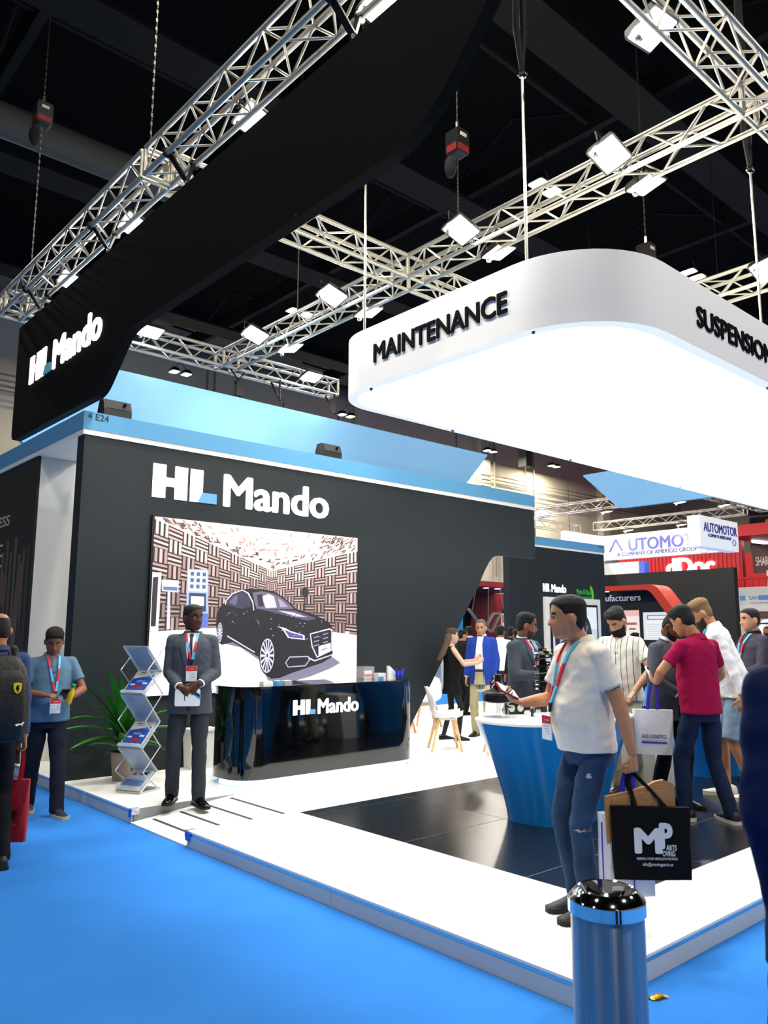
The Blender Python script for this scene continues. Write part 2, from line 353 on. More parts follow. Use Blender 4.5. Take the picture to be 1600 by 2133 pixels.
def hl_logo(parent, origin, u, v, H, W, mw, mb_, depth=.02, bold=.027):
    """'HL' mark and the word Mando; H = cap height, W = total width"""
    u = Vector(u); v = Vector(v); n = u.cross(v).normalized(); o = Vector(origin); s = W/6.62; t = H
    def pr(nm, pts, m): MB().prism(pts, lambda p: o+u*(p[0]*s)+v*(p[1]*t)+n*.001, lambda p: o+u*(p[0]*s)+v*(p[1]*t)+n*depth).build(nm, m, parent)
    pr('logo_letter', [(0, 0), (.41, 0), (.41, .36), (.72, .36), (.72, 0), (1.13, 0), (1.13, 1), (.72, 1), (.72, .62), (.41, .62), (.41, 1), (0, 1)], mw)
    pr('logo_letter', [(1.24, 0), (1.50, 0), (1.66, .33), (1.66, 1), (1.24, 1)], mw)
    pr('logo_foot', [(1.52, 0), (2.16, 0), (2.16, .31), (1.68, .31)], mb_)
    lettering('logo_lettering', 'Mando', mw, parent, o+u*(2.45*s), u, v, H, width=4.15*s, bold=bold, depth=depth)
hl_logo(wall, (4.035, WY, 3.235), X, Z, .40, 2.60, M_signw, M_signb)
# LED screen
led = thing('led_wall_screen', 'large lit video screen showing a dark car in a test chamber', 'screen', (4.08, WY-.03, .93))
MB().box((4.045, WY-.035, .93), (7.16, WY, 3.02)).build('screen_frame', M_dark, led)
SX0, SZ0, SW, SH = 4.07, .95, 3.075, 2.05
polys = [('#c9b3ac', R4(0, 0, SW, SH))]
random.seed(3)
CX = 1.64  # room corner
def shade(c, k): return tuple(min(1., x*k) for x in c)
PK = hexc('#e8c0b8'); DK = hexc('#1c1010')
def wallpt(side, a, b):   # a along the wall 0..1 away from the corner, b 0..1 height
    if side < 0: x = CX-a*CX; zb = .82-.10*a; zt = 1.50+.52*a
    else: x = CX+a*(SW-CX); zb = .82-.13*a; zt = 1.50+.36*a
    return (x, zb+(zt-zb)*b)
for side in (-1, 1):
    polys.append((DK, [wallpt(side, 0, 0), wallpt(side, 1, 0), wallpt(side, 1, 1), wallpt(side, 0, 1)]))
    na = 11 if side < 0 else 9; nb = 8
    for i in range(na):
        for j in range(nb):
            a0, a1 = (i/na)**1.25, ((i+1)/na)**1.25; b0, b1 = j/nb, (j+1)/nb
            br = .35+.85*b0**1.6+.25*random.random()+(.5 if b0 > .7 and random.random() < .5 else 0)
            for k in range(3):
                c = shade(PK, br*(1.25 if k == 1 else .75))
                if (i+j) % 2: aa0, aa1 = a0+(a1-a0)*(k/3+.04), a0+(a1-a0)*((k+1)/3-.10); q = [wallpt(side, aa0, b0), wallpt(side, aa1, b0), wallpt(side, aa1, b1), wallpt(side, aa0, b1)]
                else: bb0, bb1 = b0+(b1-b0)*(k/3+.05), b0+(b1-b0)*((k+1)/3-.11); q = [wallpt(side, a0, bb0), wallpt(side, a1, bb0), wallpt(side, a1, bb1), wallpt(side, a0, bb1)]
                polys.append((c, q))
polys.append(('#fbeae5', [(0, 2.05), (0, 2.02), (CX, 1.50), (SW, 1.86), (SW, 2.05)]))
for i in range(420):
    x = random.random()*(SW-.12)+.01; t = random.random(); zlo = (2.02-(x/CX)*.52) if x < CX else 1.50+(x-CX)/(SW-CX)*.36
    z = zlo+.01+(2.0-zlo)*t
    if z > 2.0 or z < zlo: continue
    s_ = (x-CX)/1.6; w, h = .04+.06*random.random(), .012+.010*random.random(); sl_ = .03*s_+.012
    if random.random() < .5: q = [(x, z), (x+w, z+sl_), (x+w, z+sl_+h), (x, z+h)]
    else: q = [(x, z), (x+.022, z+.004), (x+.022+.05*s_, z+.05), (x+.05*s_, z+.046)]
    lite = abs(x-1.5) < .9 and t > .25
    polys.append((random.choice(['#ffffff', '#ffffff', '#f2cfc6', '#c9988c'] if lite else ['#8a6a60', '#6d5048', '#c79f92', '#4a342e', '#ffffff']), [(min(max(a, .0), SW), min(b, 2.05)) for a, b in q]))
polys.append(('#f1f1f9', [(0, .72), (CX, .82), (SW, .69), (SW, 0), (0, 0)]))
polys.append(('#dcdcee', [(0, .72), (.85, .77), (.9, .55), (.3, .2), (0, .4)]))
def pg(c, *pts): polys.append((c, list(pts)))
pg('#a9bcea', (.436, 1.462), (.721, 1.47), (.746, .765), (.454, .762)); pg('#dbe5fb', (.45, 1.45), (.71, 1.455), (.715, 1.20), (.462, 1.20)); pg('#33425f', (.475, 1.18), (.70, 1.18), (.708, .96), (.48, .96)); pg('#e9f2ff', (.50, 1.14), (.675, 1.14), (.68, 1.03), (.505, 1.03)); pg('#5f74c8', (.47, .94), (.74, .94), (.745, .77), (.475, .77))
pg('#dfe1f2', (0, 1.395), (.112, 1.403), (.104, .713), (0, .724)); pg('#2c2020', (.01, 1.34), (.075, 1.35), (.07, .78), (.01, .78)); pg('#eef1fb', (.117, 1.318), (.335, 1.319), (.335, 1.176), (.128, 1.188)); pg('#5f7aa8', (.14, 1.24), (.32, 1.24), (.32, 1.195), (.145, 1.20)); pg('#d0d2e8', (.20, 1.18), (.235, 1.18), (.25, .75), (.21, .75))
for i in range(3):
    for j in range(3): polys.append(('#4d639a', R4(.485+.08*i, 1.235+.075*j, .53+.08*i, 1.28+.075*j)))
CARB = '#0e0b15'
pg('#7d7c92', (.88, .6), (1.091, .599), (1.477, .375), (1.63, .098), (1.841, .064), (2.277, .146), (2.62, .244), (2.786, .314), (2.653, .39), (1.618, .476))
polys.append((CARB, [(.852, .815), (.856, .948), (.892, 1.016), (.966, 1.085), (.993, 1.136), (1.068, 1.198), (1.185, 1.246), (1.305, 1.259), (1.51, 1.262), (1.679, 1.239), (1.81, 1.181), (1.942, 1.096), (2.032, 1.026), (2.258, .976), (2.444, .916), (2.586, .853), (2.647, .779), (2.643, .557), (2.652, .446), (2.63, .391), (2.479, .321), (2.274, .271), (2.009, .207), (1.796, .144), (1.67, .139), (1.586, .185), (1.5, .307), (1.476, .409), (1.373, .462), (1.091, .599), (1.014, .583), (.938, .567), (.889, .6), (.866, .699)]))
pg('#6f6880', (1.393, 1.08), (1.426, 1.012), (1.728, 1.015), (1.999, 1.025), (1.898, 1.103), (1.766, 1.18), (1.659, 1.215), (1.49, 1.237), (1.357, 1.214)); pg('#d9d3e2', (1.596, 1.209), (1.681, 1.177), (1.728, 1.036), (1.559, 1.024), (1.492, 1.17)); pg('#2a2436', (1.42, 1.19), (1.50, 1.20), (1.53, 1.05), (1.45, 1.04)); pg('#a9a1bc', (1.74, 1.16), (1.84, 1.10), (1.90, 1.05), (1.78, 1.04))
pg('#3a3450', (.98, 1.06), (1.003, 1.111), (1.079, 1.173), (1.186, 1.217), (1.263, 1.194), (1.32, 1.121), (1.343, 1.044), (1.194, 1.006), (1.074, 1.034)); pg('#6a6480', (1.02, 1.08), (1.09, 1.16), (1.15, 1.18), (1.12, 1.05))
pg('#e2deee', (.963, 1.055), (.971, 1.105), (1.06, 1.197), (1.205, 1.247), (1.297, 1.212), (1.372, 1.097), (1.389, .993), (1.375, .993), (1.356, 1.088), (1.283, 1.198), (1.205, 1.233), (1.073, 1.185), (.986, 1.099), (.977, 1.052))
pg('#57506a', (1.456, 1.012), (1.729, 1.01), (2.011, 1.007), (2.375, .905), (2.215, .876), (1.816, .95)); pg('#d6cfdc', (1.729, 1.001), (1.989, .98), (2.214, .921), (2.035, .927))
pg('#e6e2f2', (1.735, .798), (1.821, .764), (1.911, .649), (2.187, .622), (2.175, .685), (1.952, .738), (1.842, .782)); pg('#57529a', (1.854, .755), (1.952, .72), (2.152, .676), (2.153, .64), (1.932, .658))
pg('#dedbe8', (2.26, .707), (2.587, .779), (2.64, .764), (2.645, .483), (2.385, .386), (2.295, .532)); pg('#17131f', (2.278, .695), (2.588, .76), (2.623, .745), (2.626, .492), (2.392, .406), (2.314, .537))
for k in range(3): pg('#9a95b0', (2.33, .66-.055*k), (2.42, .68-.055*k), (2.42, .665-.055*k), (2.33, .645-.055*k)); pg('#9a95b0', (2.48, .70-.055*k), (2.57, .72-.055*k), (2.57, .705-.055*k), (2.48, .685-.055*k))
pg('#f2f2fa', (2.41, .54), (2.614, .584), (2.616, .474), (2.412, .416)); pg('#a8a4b8', (2.46, .50), (2.56, .525), (2.56, .50), (2.46, .475))
pg('#b9b3cb', (1.876, .333), (1.939, .411), (2.248, .415), (2.272, .361), (2.206, .282), (1.921, .271)); pg('#120e1a', (1.893, .333), (1.948, .397), (2.235, .401), (2.254, .361), (2.193, .296), (1.929, .284)); pg('#cfc9dd', (2.25, .40), (2.35, .36), (2.64, .43), (2.64, .415), (2.35, .34), (2.26, .37))
pg('#cfc9dd', (1.01, .683), (1.413, .479), (1.413, .462), (1.011, .663)); pg('#cfc9dd', (1.40, .90), (1.44, .86), (1.47, .80), (1.455, .85))
for cx, cz_, rx, rz_ in ((1.599, .428, .106, .215), (.907, .716, .036, .118)):
    polys.append(('#0b0910', ell(cx, cz_, rx*1.12, rz_*1.1, 28))); polys.append(('#c9c6dc', ell(cx, cz_, rx, rz_, 28))); polys.append(('#1d1826', ell(cx, cz_, rx*.90, rz_*.92, 28)))
    for k in range(14):
        a = 2*PI*k/14; da = .09
        polys.append(('#dcd8ee', [(cx+rx*.12*math.cos(a-.4), cz_+rz_*.12*math.sin(a-.4)), (cx+rx*.92*math.cos(a-da), cz_+rz_*.92*math.sin(a-da)), (cx+rx*.92*math.cos(a+da), cz_+rz_*.92*math.sin(a+da)), (cx+rx*.12*math.cos(a+.4), cz_+rz_*.12*math.sin(a+.4))]))
for k in range(60):
    x = .95+random.random()*1.5; z = .62+random.random()*.36
    if x < 1.3 and z > .8 or x > 1.6: polys.append((random.choice(['#8d85b8', '#5a4fd0', '#d8d2ea', '#3b309a']), [(x, z), (x+.026, z+.006), (x+.022, z+.018)]))
for c, q in (('#1b1016', ell(2.173, 1.248, .06, .07, 14)), ('#1b1016', R4(2.165, 1.0, 2.18, 1.20)), ('#f3f3f8', R4(2.86, .66, 2.94, .74))): polys.append((c, q))
picture('screen_image', bpy.data.objects['screen_frame'], (SX0, WY-.036, SZ0), X, Z, polys, P_screen)
# white partition and poster wall on the left side
MB().box((3.24, 10.10, PZ), (5.4, 10.18, 3.845)).build('white_partition', M_white, wall)
MB().box((3.62, 8.82, 3.845), (3.7, 10.1, 3.9)).build('ceiling_batten', M_white, wall)
pw = thing('poster_wall', 'dark photo poster wall on the left side of the stand', 'wall', (3.21, 10.1, PZ))
MB().box((3.21, 10.10, PZ), (3.24, 12.5, 3.845)).build('wall_panel', mat('poster_black', '#211c14', .7), pw)
pp = []
W_ = 2.4
for k in range(14):
    x = k*.17; pp.append((random.choice(['#3a352f', '#453f38', '#2a2724', '#504a44']), R4(x, 0, x+.10, 2.5+.25*random.random())))
pp += [('#3c3a3a', R4(0, .9, 2.4, 1.3)), ('#5e4034', [(1.75, 1.2), (1.95, 1.1), (2.05, 1.9), (2.10, 2.35), (1.95, 2.42), (1.85, 2.1)]), ('#5b3a31', [(1.2, 1.9), (1.45, 1.8), (1.5, 2.2), (1.3, 2.3)]), ('#1c1a1b', [(1.1, .9), (1.75, .9), (1.9, 1.6), (1.3, 1.8), (1.1, 1.4)]), ('#1a1819', [(1.95, .9), (2.3, .95), (2.25, 1.5), (2.08, 1.6)]), ('#6b5442', [(1.78, 1.3), (1.92, 1.0), (2.0, 1.3), (1.98, 1.75), (1.85, 1.7)])]
for k in range(70):
    x = .4+2.0*random.random(); z = 1.15*random.random(); w = .1+.2*random.random(); a = random.random()*.3
    pp.append((random.choice(['#274a55', '#37606b', '#4a6a58', '#6f7340', '#1d3a4a', '#5d7f86']), [(x, z), (min(2.39, x+w*.3), z+a), (min(2.39, x+w*.3+.02), z+a+.02), (x+.03, z)]))
picture('photo_print', pw, (3.2095, 12.5, PZ+.02), -Y, Z, [(c, [(min(a, 2.4), b) for a, b in q]) for c, q in pp], P_print)
lettering('poster_lettering', 'TRUE WIRELESS', mat('gold_print', '#cdb994', .5), pw, (3.208, 13.4, 3.06), -Y, Z, .135, width=2.28, bold=.02, depth=.001) if False else \
    lettering('poster_lettering', 'ESS', mat('gold_print', '#cdb994', .5), pw, (3.208, 11.54, 3.07), -Y, Z, .14, width=.45, bold=.02, depth=.001)
for k in range(3): MB().box((3.2075, 11.3, 2.80-.14*k), (3.2095, 12.4, 2.83-.14*k)).build('poster_line', mat('gold_print'), pw)
# rear wall on the right
rw = thing('stand_rear_wall', 'black rear stand wall with small logos and framed television', 'wall', (15.1, 12.25, PZ))
MB().box((15.0, 12.25, 0), (19.1, 12.45, 3.85)).build('wall_panel', M_black, rw)
MB().box((14.98, 12.24, 3.85), (19.11, 12.45, 3.91)).build('white_strip', M_white, rw)
MB().box((14.98, 12.23, 3.91), (19.12, 12.45, 4.11)).build('fascia_band', M_band, rw)
lettering('stand_number', '4 E24', mat('dark_print'), rw, (18.80, 12.229, 4.02), X, Z, .075, bold=.015, depth=.001)
hl_logo(rw, (16.30, 12.25, 2.735), X, Z, .20, .98, M_signw, M_signb, .006)
lettering('partner_lettering', 'Mesk Al Bazari', mat('green_print', '#2fae3c', .5, emit='#2fae3c', estr=.4), rw, (17.75, 12.25, 2.72), X, Z, .14, width=.72, bold=.0, depth=.002)
lettering('partner_lettering', 'Trading Spare Parts LLC', mat('green_print'), rw, (17.95, 12.25, 2.62), X, Z, .05, width=.5, depth=.002)
for k, (r, c) in enumerate(((.27, '#2fae3c'), (.22, '#8ac43a'), (.17, '#3aa33a'))):
    pts = [(18.35+r*math.cos(math.radians(a))*.7, 2.71+r*math.sin(math.radians(a))) for a in range(-80, 81, 10)]+[(18.35+(r-.03)*math.cos(math.radians(a))*.7, 2.71+(r-.03)*math.sin(math.radians(a))) for a in range(80, -81, -10)]
    MB().prism(pts, lambda t: (t[0], 12.25, t[1]), lambda t: (t[0], 12.246, t[1])).build('partner_emblem', mat('green%d' % k, c, .5, emit=c, estr=.4), rw)
tv = thing('framed_television', 'television in a white frame showing tyres on the rear wall', 'television', (17.5, 12.2, 1.7))
MB().prism([(16.29, .70), (18.74, .70), (18.74, 2.60), (16.29, 2.60)], lambda t: (t[0], 12.25, t[1]), lambda t: (t[0], 12.19, t[1])).build('white_frame', M_white, tv)
MB().box((16.48, 12.16, .86), (18.56, 12.20, 2.44)).build('television_set', M_dark, tv)
q = [('#c6d6e4', R4(0, 0, 1.96, 1.46)), ('#e4ecf4', [(0, .7), (1.96, .9), (1.96, 1.46), (0, 1.46)]), ('#7f8c98', [(0, 0), (1.96, 0), (1.96, .35), (0, .2)])]
for cx in (.42, 1.38): q += [('#15171a', ell(cx, .62, .34, .62, 28)), ('#4a4f55', ell(cx+.05, .62, .22, .45, 24)), ('#1a1c20', ell(cx+.05, .62, .19, .40, 24))]+[('#9aa0a8', [(cx+.05, .62), (cx+.05+.18*math.cos(a), .62+.38*math.sin(a)), (cx+.05+.18*math.cos(a+.25), .62+.38*math.sin(a+.25))]) for a in [k*2*PI/6 for k in range(6)]]
picture('television_image', bpy.data.objects['television_set'], (16.54, 12.158, .92), X, Z, q, P_tv)
# speakers on the wall top
for k, xx in enumerate((3.42, 6.56)):
    s_ = thing('stage_monitor', ('black wedge speaker on the wall top by the stand number', 'black wedge speaker on the wall top above the screen')[k], 'speaker', (xx, WY+.03, 4.11), 0, 'wedge speakers on the wall top')
    MB().prism([(0, 0), (.30, 0), (.30, .06), (.22, .24), (.06, .24), (0, .10)], lambda t: (xx, WY+.02+t[0]*.7, 4.11+t[1]*.85), lambda t: (xx+.33, WY+.02+t[0]*.7, 4.11+t[1]*.85)).build('cabinet', M_dark, s_)
    MB().prism([(.005, .11), (.055, .235), (.052, .238), (.002, .113)], lambda t: (xx+.02, WY+.017+t[0]*.7, 4.11+t[1]*.85), lambda t: (xx+.31, WY+.017+t[0]*.7, 4.11+t[1]*.85)).build('grille', mat('speaker_grille', '#1c1d1e', .7), s_)
    MB().cyl((xx+.24, WY+.03, 4.11+.16), (xx+.24, WY+.012, 4.11+.155), .02, n=10).build('port', M_black_fab, s_)
# ================================================================== hanging banners
bn = thing('hanging_banner', 'long black hanging banner with slanted ends and lit logo', 'banner', (3.2, 7, 5.86))
pl = round_poly([(11.28, 4.24), (8.25, 4.22), (7.62, 4.76), (3.25, 4.76), (2.2, 5.87), (11.28, 5.87)], [.14, .45, .55, .9, 0, .03], 7)
MB().prism(pl, lambda t: (3.2, t[0], t[1]), lambda t: (3.30, t[0], t[1])).build('banner_panel', M_black_fab, bn)
for yy, zz in ((10.9, 4.262), (8.75, 4.245), (6.9, 4.775), (4.6, 4.775)): MB().sphere((3.198, yy, zz), .012, 8, 6).build('fixing', M_dark, bn)
hl_logo(bn, (3.2, 10.64, 4.89), -Y, Z, .37, 2.36, M_signw, mat('banner_foot', '#5fa0ae', .6, emit='#5fa0ae', estr=.3))
b2 = thing('hanging_valance', 'long sky blue hanging valance behind the stand wall', 'banner', (8, 11.3, 5.6))
pl = round_poly([(3.31, 4.25), (11.85, 4.25), (13.17, 5.61), (3.31, 5.61)], [.12, .3, .02, 0])
MB().prism(pl, lambda t: (t[0], 11.30, t[1]), lambda t: (t[0], 11.40, t[1])).build('valance_panel', M_cyan, b2)
b3 = thing('hanging_side_valance', 'sky blue hanging valance with slanted end behind the light box', 'banner', (14.2, 7.5, 5.0))
pl = round_poly([(9.56, 5.03), (8.72, 4.215), (5.95, 4.2), (5.95, 5.0)], [.02, .25, 0, 0])
MB().prism(pl, lambda t: (14.2, t[0], t[1]), lambda t: (14.3, t[0], t[1])).build('valance_panel', M_cyan, b3)
for yy in (9.2, 6.4): MB().cyl((14.25, yy, 5.0), (14.25, yy, 12.9), .006, n=5).build('hanging_wire', M_strap, b3)

# ================================================================== trusses
ZB, SEC = 6.20, .29
_bm = MB().cyl((0, 0, 0), (0, 0, 1), 1, n=7, caps=False); _o = _bm.build('brace', M_truss, None, smooth=True, angle=180); BRACE = _o.data; bpy.data.objects.remove(_o)
def rod(me, name, a, b, r, parent):
    a = Vector(a); b = Vector(b); d = b-a; o = bpy.data.objects.new(name, me); COL.objects.link(o); o.parent = parent; WM[o] = WM[parent]
    M = Matrix.Translation(a) @ d.to_track_quat('Z', 'Y').to_matrix().to_4x4() @ Matrix.Diagonal((r, r, d.length, 1))
    o.matrix_local = WM[parent].inverted() @ M; return o
def box_truss(name, label, a, b, zb=ZB, sec=SEC, rc=.028, rb=.0115, pitch=.30, group=None, braces=True, cat='truss'):
    a = Vector((*a, zb)); b = Vector((*b, zb)); t = thing(name, label, cat, a, 0, group)
    d = (b-a); L = d.length; d.normalize(); s = Vector((-d.y, d.x, 0)); h = sec/2
    C = [s*h, -s*h, s*h+Z*sec, -s*h+Z*sec]
    for c in C: MB().cyl(a+c, b+c, rc, n=12).build('chord', M_truss, t, smooth=True)
    n = max(1, round(L/pitch)); st = L/n
    for i in range(n):
        p0 = d*(st*i); p1 = d*(st*(i+1))
        for k, (c0, c1) in enumerate(((0, 1), (2, 3), (0, 2), (1, 3))):
            A, B = (C[c0], C[c1]) if (i+k) % 2 == 0 else (C[c1], C[c0])
            rod(BRACE, 'brace', a+p0+A, a+p1+B, rb, t)
    for e in (a, b):
        for c0, c1 in ((0, 1), (2, 3), (0, 2), (1, 3)): rod(BRACE, 'end_frame', e+C[c0], e+C[c1], rc*.8, t)
    return t
G = 'box trusses above the stand'
XA = (3.21, 6.74, 10.27); YB = (2.5, 7.1, 11.70)
box_truss('lighting_truss', 'aluminium box truss along the black banner, near half', (XA[0], 1.6), (XA[0], YB[1]-.04), group=G)
box_truss('lighting_truss', 'aluminium box truss along the black banner, far half', (XA[0], YB[1]+.04), (XA[0], YB[2]+.15), group=G)
box_truss('lighting_truss', 'aluminium box truss from the near cross joint over the light box corner', (XA[1], YB[0]+.15), (XA[1], YB[1]-.15), group=G)
box_truss('lighting_truss', 'aluminium box truss between the middle cross joint and the rear truss', (XA[1], YB[1]+.15), (XA[1], YB[2]-.15), group=G)
box_truss('lighting_truss', 'aluminium box truss far right above the word suspension', (XA[2], YB[0]+.15), (XA[2], YB[1]-.15), group=G)
box_truss('lighting_truss', 'aluminium cross truss seen under the black banner', (XA[0]+.15, YB[1]), (XA[1]-.15, YB[1]), group=G)
box_truss('lighting_truss', 'aluminium cross truss behind the word maintenance', (XA[1]+.15, YB[1]), (XA[2]-.15, YB[1]), group=G)
box_truss('lighting_truss', 'rear aluminium truss behind the banner end', (XA[0]+.15, YB[2]), (XA[1]-.15, YB[2]), group=G)
box_truss('lighting_truss', 'rear aluminium truss ending beside the light box', (XA[1]+.15, YB[2]), (9.1, YB[2]), group=G)
box_truss('lighting_truss', 'near aluminium truss at the top right corner', (XA[0]+.15, YB[0]), (XA[1]-.15, YB[0]), group=G)
box_truss('lighting_truss', 'near aluminium truss leaving the frame at the right', (XA[1]+.15, YB[0]), (XA[2]-.15, YB[0]), group=G)
for i, x in enumerate(XA):
    for j, y in enumerate(YB):
        if i == 2 and j == 2: continue
        if i == 0 and j == 1: continue
        jn = thing('truss_corner', 'welded aluminium truss corner '+(('at the near end of the banner', '', 'at the far end of the banner'), ('at the top right of the frame', 'at the middle crossing', 'where the rear truss meets the middle truss'), ('outside the right edge', 'hidden behind the light box', ''))[i][j], 'truss corner', (x, y, ZB), 0, 'truss corners')
        h = SEC/2
        for a_ in (-h, h):
            for b_ in (-h, h): rod(BRACE, 'corner_post', (x+a_, y+b_, ZB-.02), (x+a_, y+b_, ZB+SEC+.02), .027, jn)
            for z_ in (ZB, ZB+SEC): rod(BRACE, 'corner_tube', (x+a_, y-h, z_), (x+a_, y+h, z_), .025, jn); rod(BRACE, 'corner_tube', (x-h, y+a_, z_), (x+h, y+a_, z_), .025, jn)

# ================================================================== floodlights
def make_flood():
    t = thing('floodlight', 'x', 'floodlight')
    w, d = .19, .155
    MB().prism(rbox_poly(-w, -d, w, d, .02, 3), lambda p: (p[0], p[1], 0), lambda p: (p[0]*.9, p[1]*.9, .06)).build('housing', M_dark, t, world=False)
    hs_ = t.children[0]
    for k in range(7): MB().box((-.14+k*.045, -.12, .06), (-.13+k*.045, .12, .085)).build('cooling_fin', M_dark, hs_, world=False)
    MB().prism(rbox_poly(-w+.02, -d+.02, w-.02, d-.02, .012, 3), lambda p: (p[0], p[1], -.006), lambda p: (p[0], p[1], .001)).build('lens', M_glow, t, world=False)
    MB().tube([(-w-.012, 0, .02), (-w-.012, 0, .16), (w+.012, 0, .16), (w+.012, 0, .02)], .009, 6).build('yoke', M_dark, t, world=False)
    return t
FL0 = make_flood(); first = True
def flood(loc, tx, ty, label, energy=1., hold=None):
    global first
    if first: o = FL0; first = False
    else: o = copy_tree(FL0)
    o['label'] = label; o['group'] = 'floodlights on the trusses'
    o.location = loc; o.rotation_euler = (math.radians(tx), math.radians(ty), 0)
    WM[o] = Matrix.Translation(Vector(loc)) @ o.rotation_euler.to_matrix().to_4x4()
    if hold: MB().cyl(WM[o] @ Vector((0, 0, .16)), hold, .014, n=8).sphere(hold, .034, 8, 6).build('clamp', M_alu, o)
    if energy:
        L = bpy.data.lights.new('flood_lamp', 'AREA'); L.shape = 'RECTANGLE'; L.size = .3; L.size_y = .24; L.energy = FLOOD_W*energy; L.color = (1, .965, .90)
        lo = bpy.data.objects.new('flood_lamp', L); COL.objects.link(lo); lo.parent = o; lo.location = (0, 0, -.012)
fz = 6.27
for y, n in ((3.94, 'topmost'), (5.72, 'second from the top'), (8.25, 'third from the top'), (10.2, 'lowest')):
    flood((3.52, y, fz), -18, 14, 'bright floodlight on the truss above the black banner, '+n, hold=(3.36, y+.05, ZB+.02))
for y, n in ((3.82, 'nearest the top right joint'), (5.78, 'above the word maintenance'), (8.2, 'left of the hanging rod'), (10.15, 'near the rear joint')):
    flood((6.33, y, fz), -18, 14, 'bright floodlight left of the middle truss, '+n, hold=(6.59, y+.05, ZB+.02))
    flood((7.0, y, fz-.05), -12, -14, 'bright floodlight right of the middle truss, '+n, hold=(6.89, y+.05, ZB+.02))
flood((5.12, 11.26, fz+.05), -16, 0, 'bright floodlight on the rear truss beside the banner end', hold=(5.12, 11.55, ZB+.02)); flood((8.25, 11.26, fz+.02), -16, 0, 'bright floodlight on the rear truss beside the light box', hold=(8.25, 11.55, ZB+.02))
flood((5.2, 2.72, fz+.03), -22, -10, 'large bright floodlight at the top right by the near truss', hold=(5.25, 2.64, ZB+.02)); flood((10.05, 3.9, fz+.05), -12, 14, 'bright floodlight at the right edge behind the hanging rod', hold=(10.12, 3.95, ZB+.02))

# ================================================================== light box
lb = thing('suspended_light_box', 'white suspended light box ceiling with rounded corners and black lettering', 'light box', (4.5, 2.79, 3.88))
LX0, LY0, LX1, LY1, LZ0, LZ1 = 4.5, 2.79, 15.0, 5.88, 3.88, 4.44
def lbp(ins):
    out = []
    for (cx, cy), r, a in (((LX1, LY1), .5, 0), ((LX0, LY1), .50, 90), ((LX0, LY0), .80, 180), ((LX1, LY0), .6, 270)):
        sx = 1 if cx == LX1 else -1; sy = 1 if cy == LY1 else -1
        ox, oy = cx-sx*r, cy-sy*r
        for k in range(13):
            t = math.radians(a+90*k/12); out.append((ox+(r-ins)*math.cos(t), oy+(r-ins)*math.sin(t)))
    return out
def ring(mb, o0, z0, o1, z1, i1, i0):
    A, B, Cc, D_ = lbp(o0), lbp(o1), lbp(i1), lbp(i0)
    mb.rings([[(*p, z0) for p in A], [(*p, z1) for p in B], [(*p, z1) for p in Cc], [(*p, z0) for p in D_], [(*p, z0) for p in A]], caps=False)
mb_ = MB(); ring(mb_, 0, LZ0+.004, 0, LZ1, .05, .05); mb_.build('fascia', mat('lightbox_fascia', '#f0ede8', .7), lb, smooth=True, angle=30)
mb_ = MB(); ring(mb_, .001, LZ0, .001, LZ0+.02, .095, .095); mb_.build('rim', mat('lightbox_rim', '#eef3fa', .5, emit='#dfe8f5', estr=.5), lb, smooth=True, angle=30)
pts = lbp(.09); MB().add([(*p, LZ0+.012) for p in pts], [tuple(range(len(pts)))]).build('luminous_panel', mat('luminous_sheet', '#ffffff', .6, emit='#ffffff', estr=BOX_E), lb)
pts = lbp(.05); MB().add([(*p, LZ1-.03) for p in pts], [tuple(range(len(pts)))]).build('top_cover', M_white, lb)
lettering('fascia_lettering', 'MAINTENANCE', M_inkblack, lb, (4.5, 5.185, 4.085), -Y, Z, .168, width=1.54, bold=.022, depth=.012)
lettering('fascia_lettering', 'SUSPENSION', M_inkblack, lb, (5.79, 2.79, 4.068), X, Z, .168, width=1.40, bold=.022, depth=.012)
for p in ((4.56, 3.45), (4.56, 5.3), (7.2, 2.85), (6.2, 5.82), (8.4, 5.82), (11.2, 5.82)): MB().cyl((*p, LZ0-.02), (*p, LZ0+.002), .012, .02, n=8).build('fixing_bolt', M_chrome, lb)
for k, (px, py) in enumerate(((4.62, 3.54), (4.62, 5.47), (7.30, 2.90))):
    r_ = thing('hanging_rod', ('steel hanging rod holding the light box corner', 'steel hanging rod in front of the middle truss', 'steel hanging rod at the right edge')[k], 'rod', (px, py, LZ1), 0, 'rods holding the light box')
    MB().cyl((px, py, LZ1-.03), (px, py, 6.06), .012, n=8).build('rod_bar', M_alu, r_, smooth=True)
    MB().tube([(px+.03*math.cos(a), py-.02*math.cos(a), 6.09+.035*math.sin(a)) for a in [2*PI*i/10 for i in range(11)]], .009, 6).build('eye_hook', M_chrome, r_, smooth=True)
    MB().tube([(px, py, 6.10), (px+.03, py, 6.5), (px+.02, py, 7.6), (px, py, 10.9)], [.02, .03, .03, .02], 6).tube([(px, py, 6.10), (px-.035, py+.02, 6.5), (px-.03, py, 7.6), (px, py, 10.9)], [.02, .03, .03, .02], 6).build('strap', M_strap, r_)
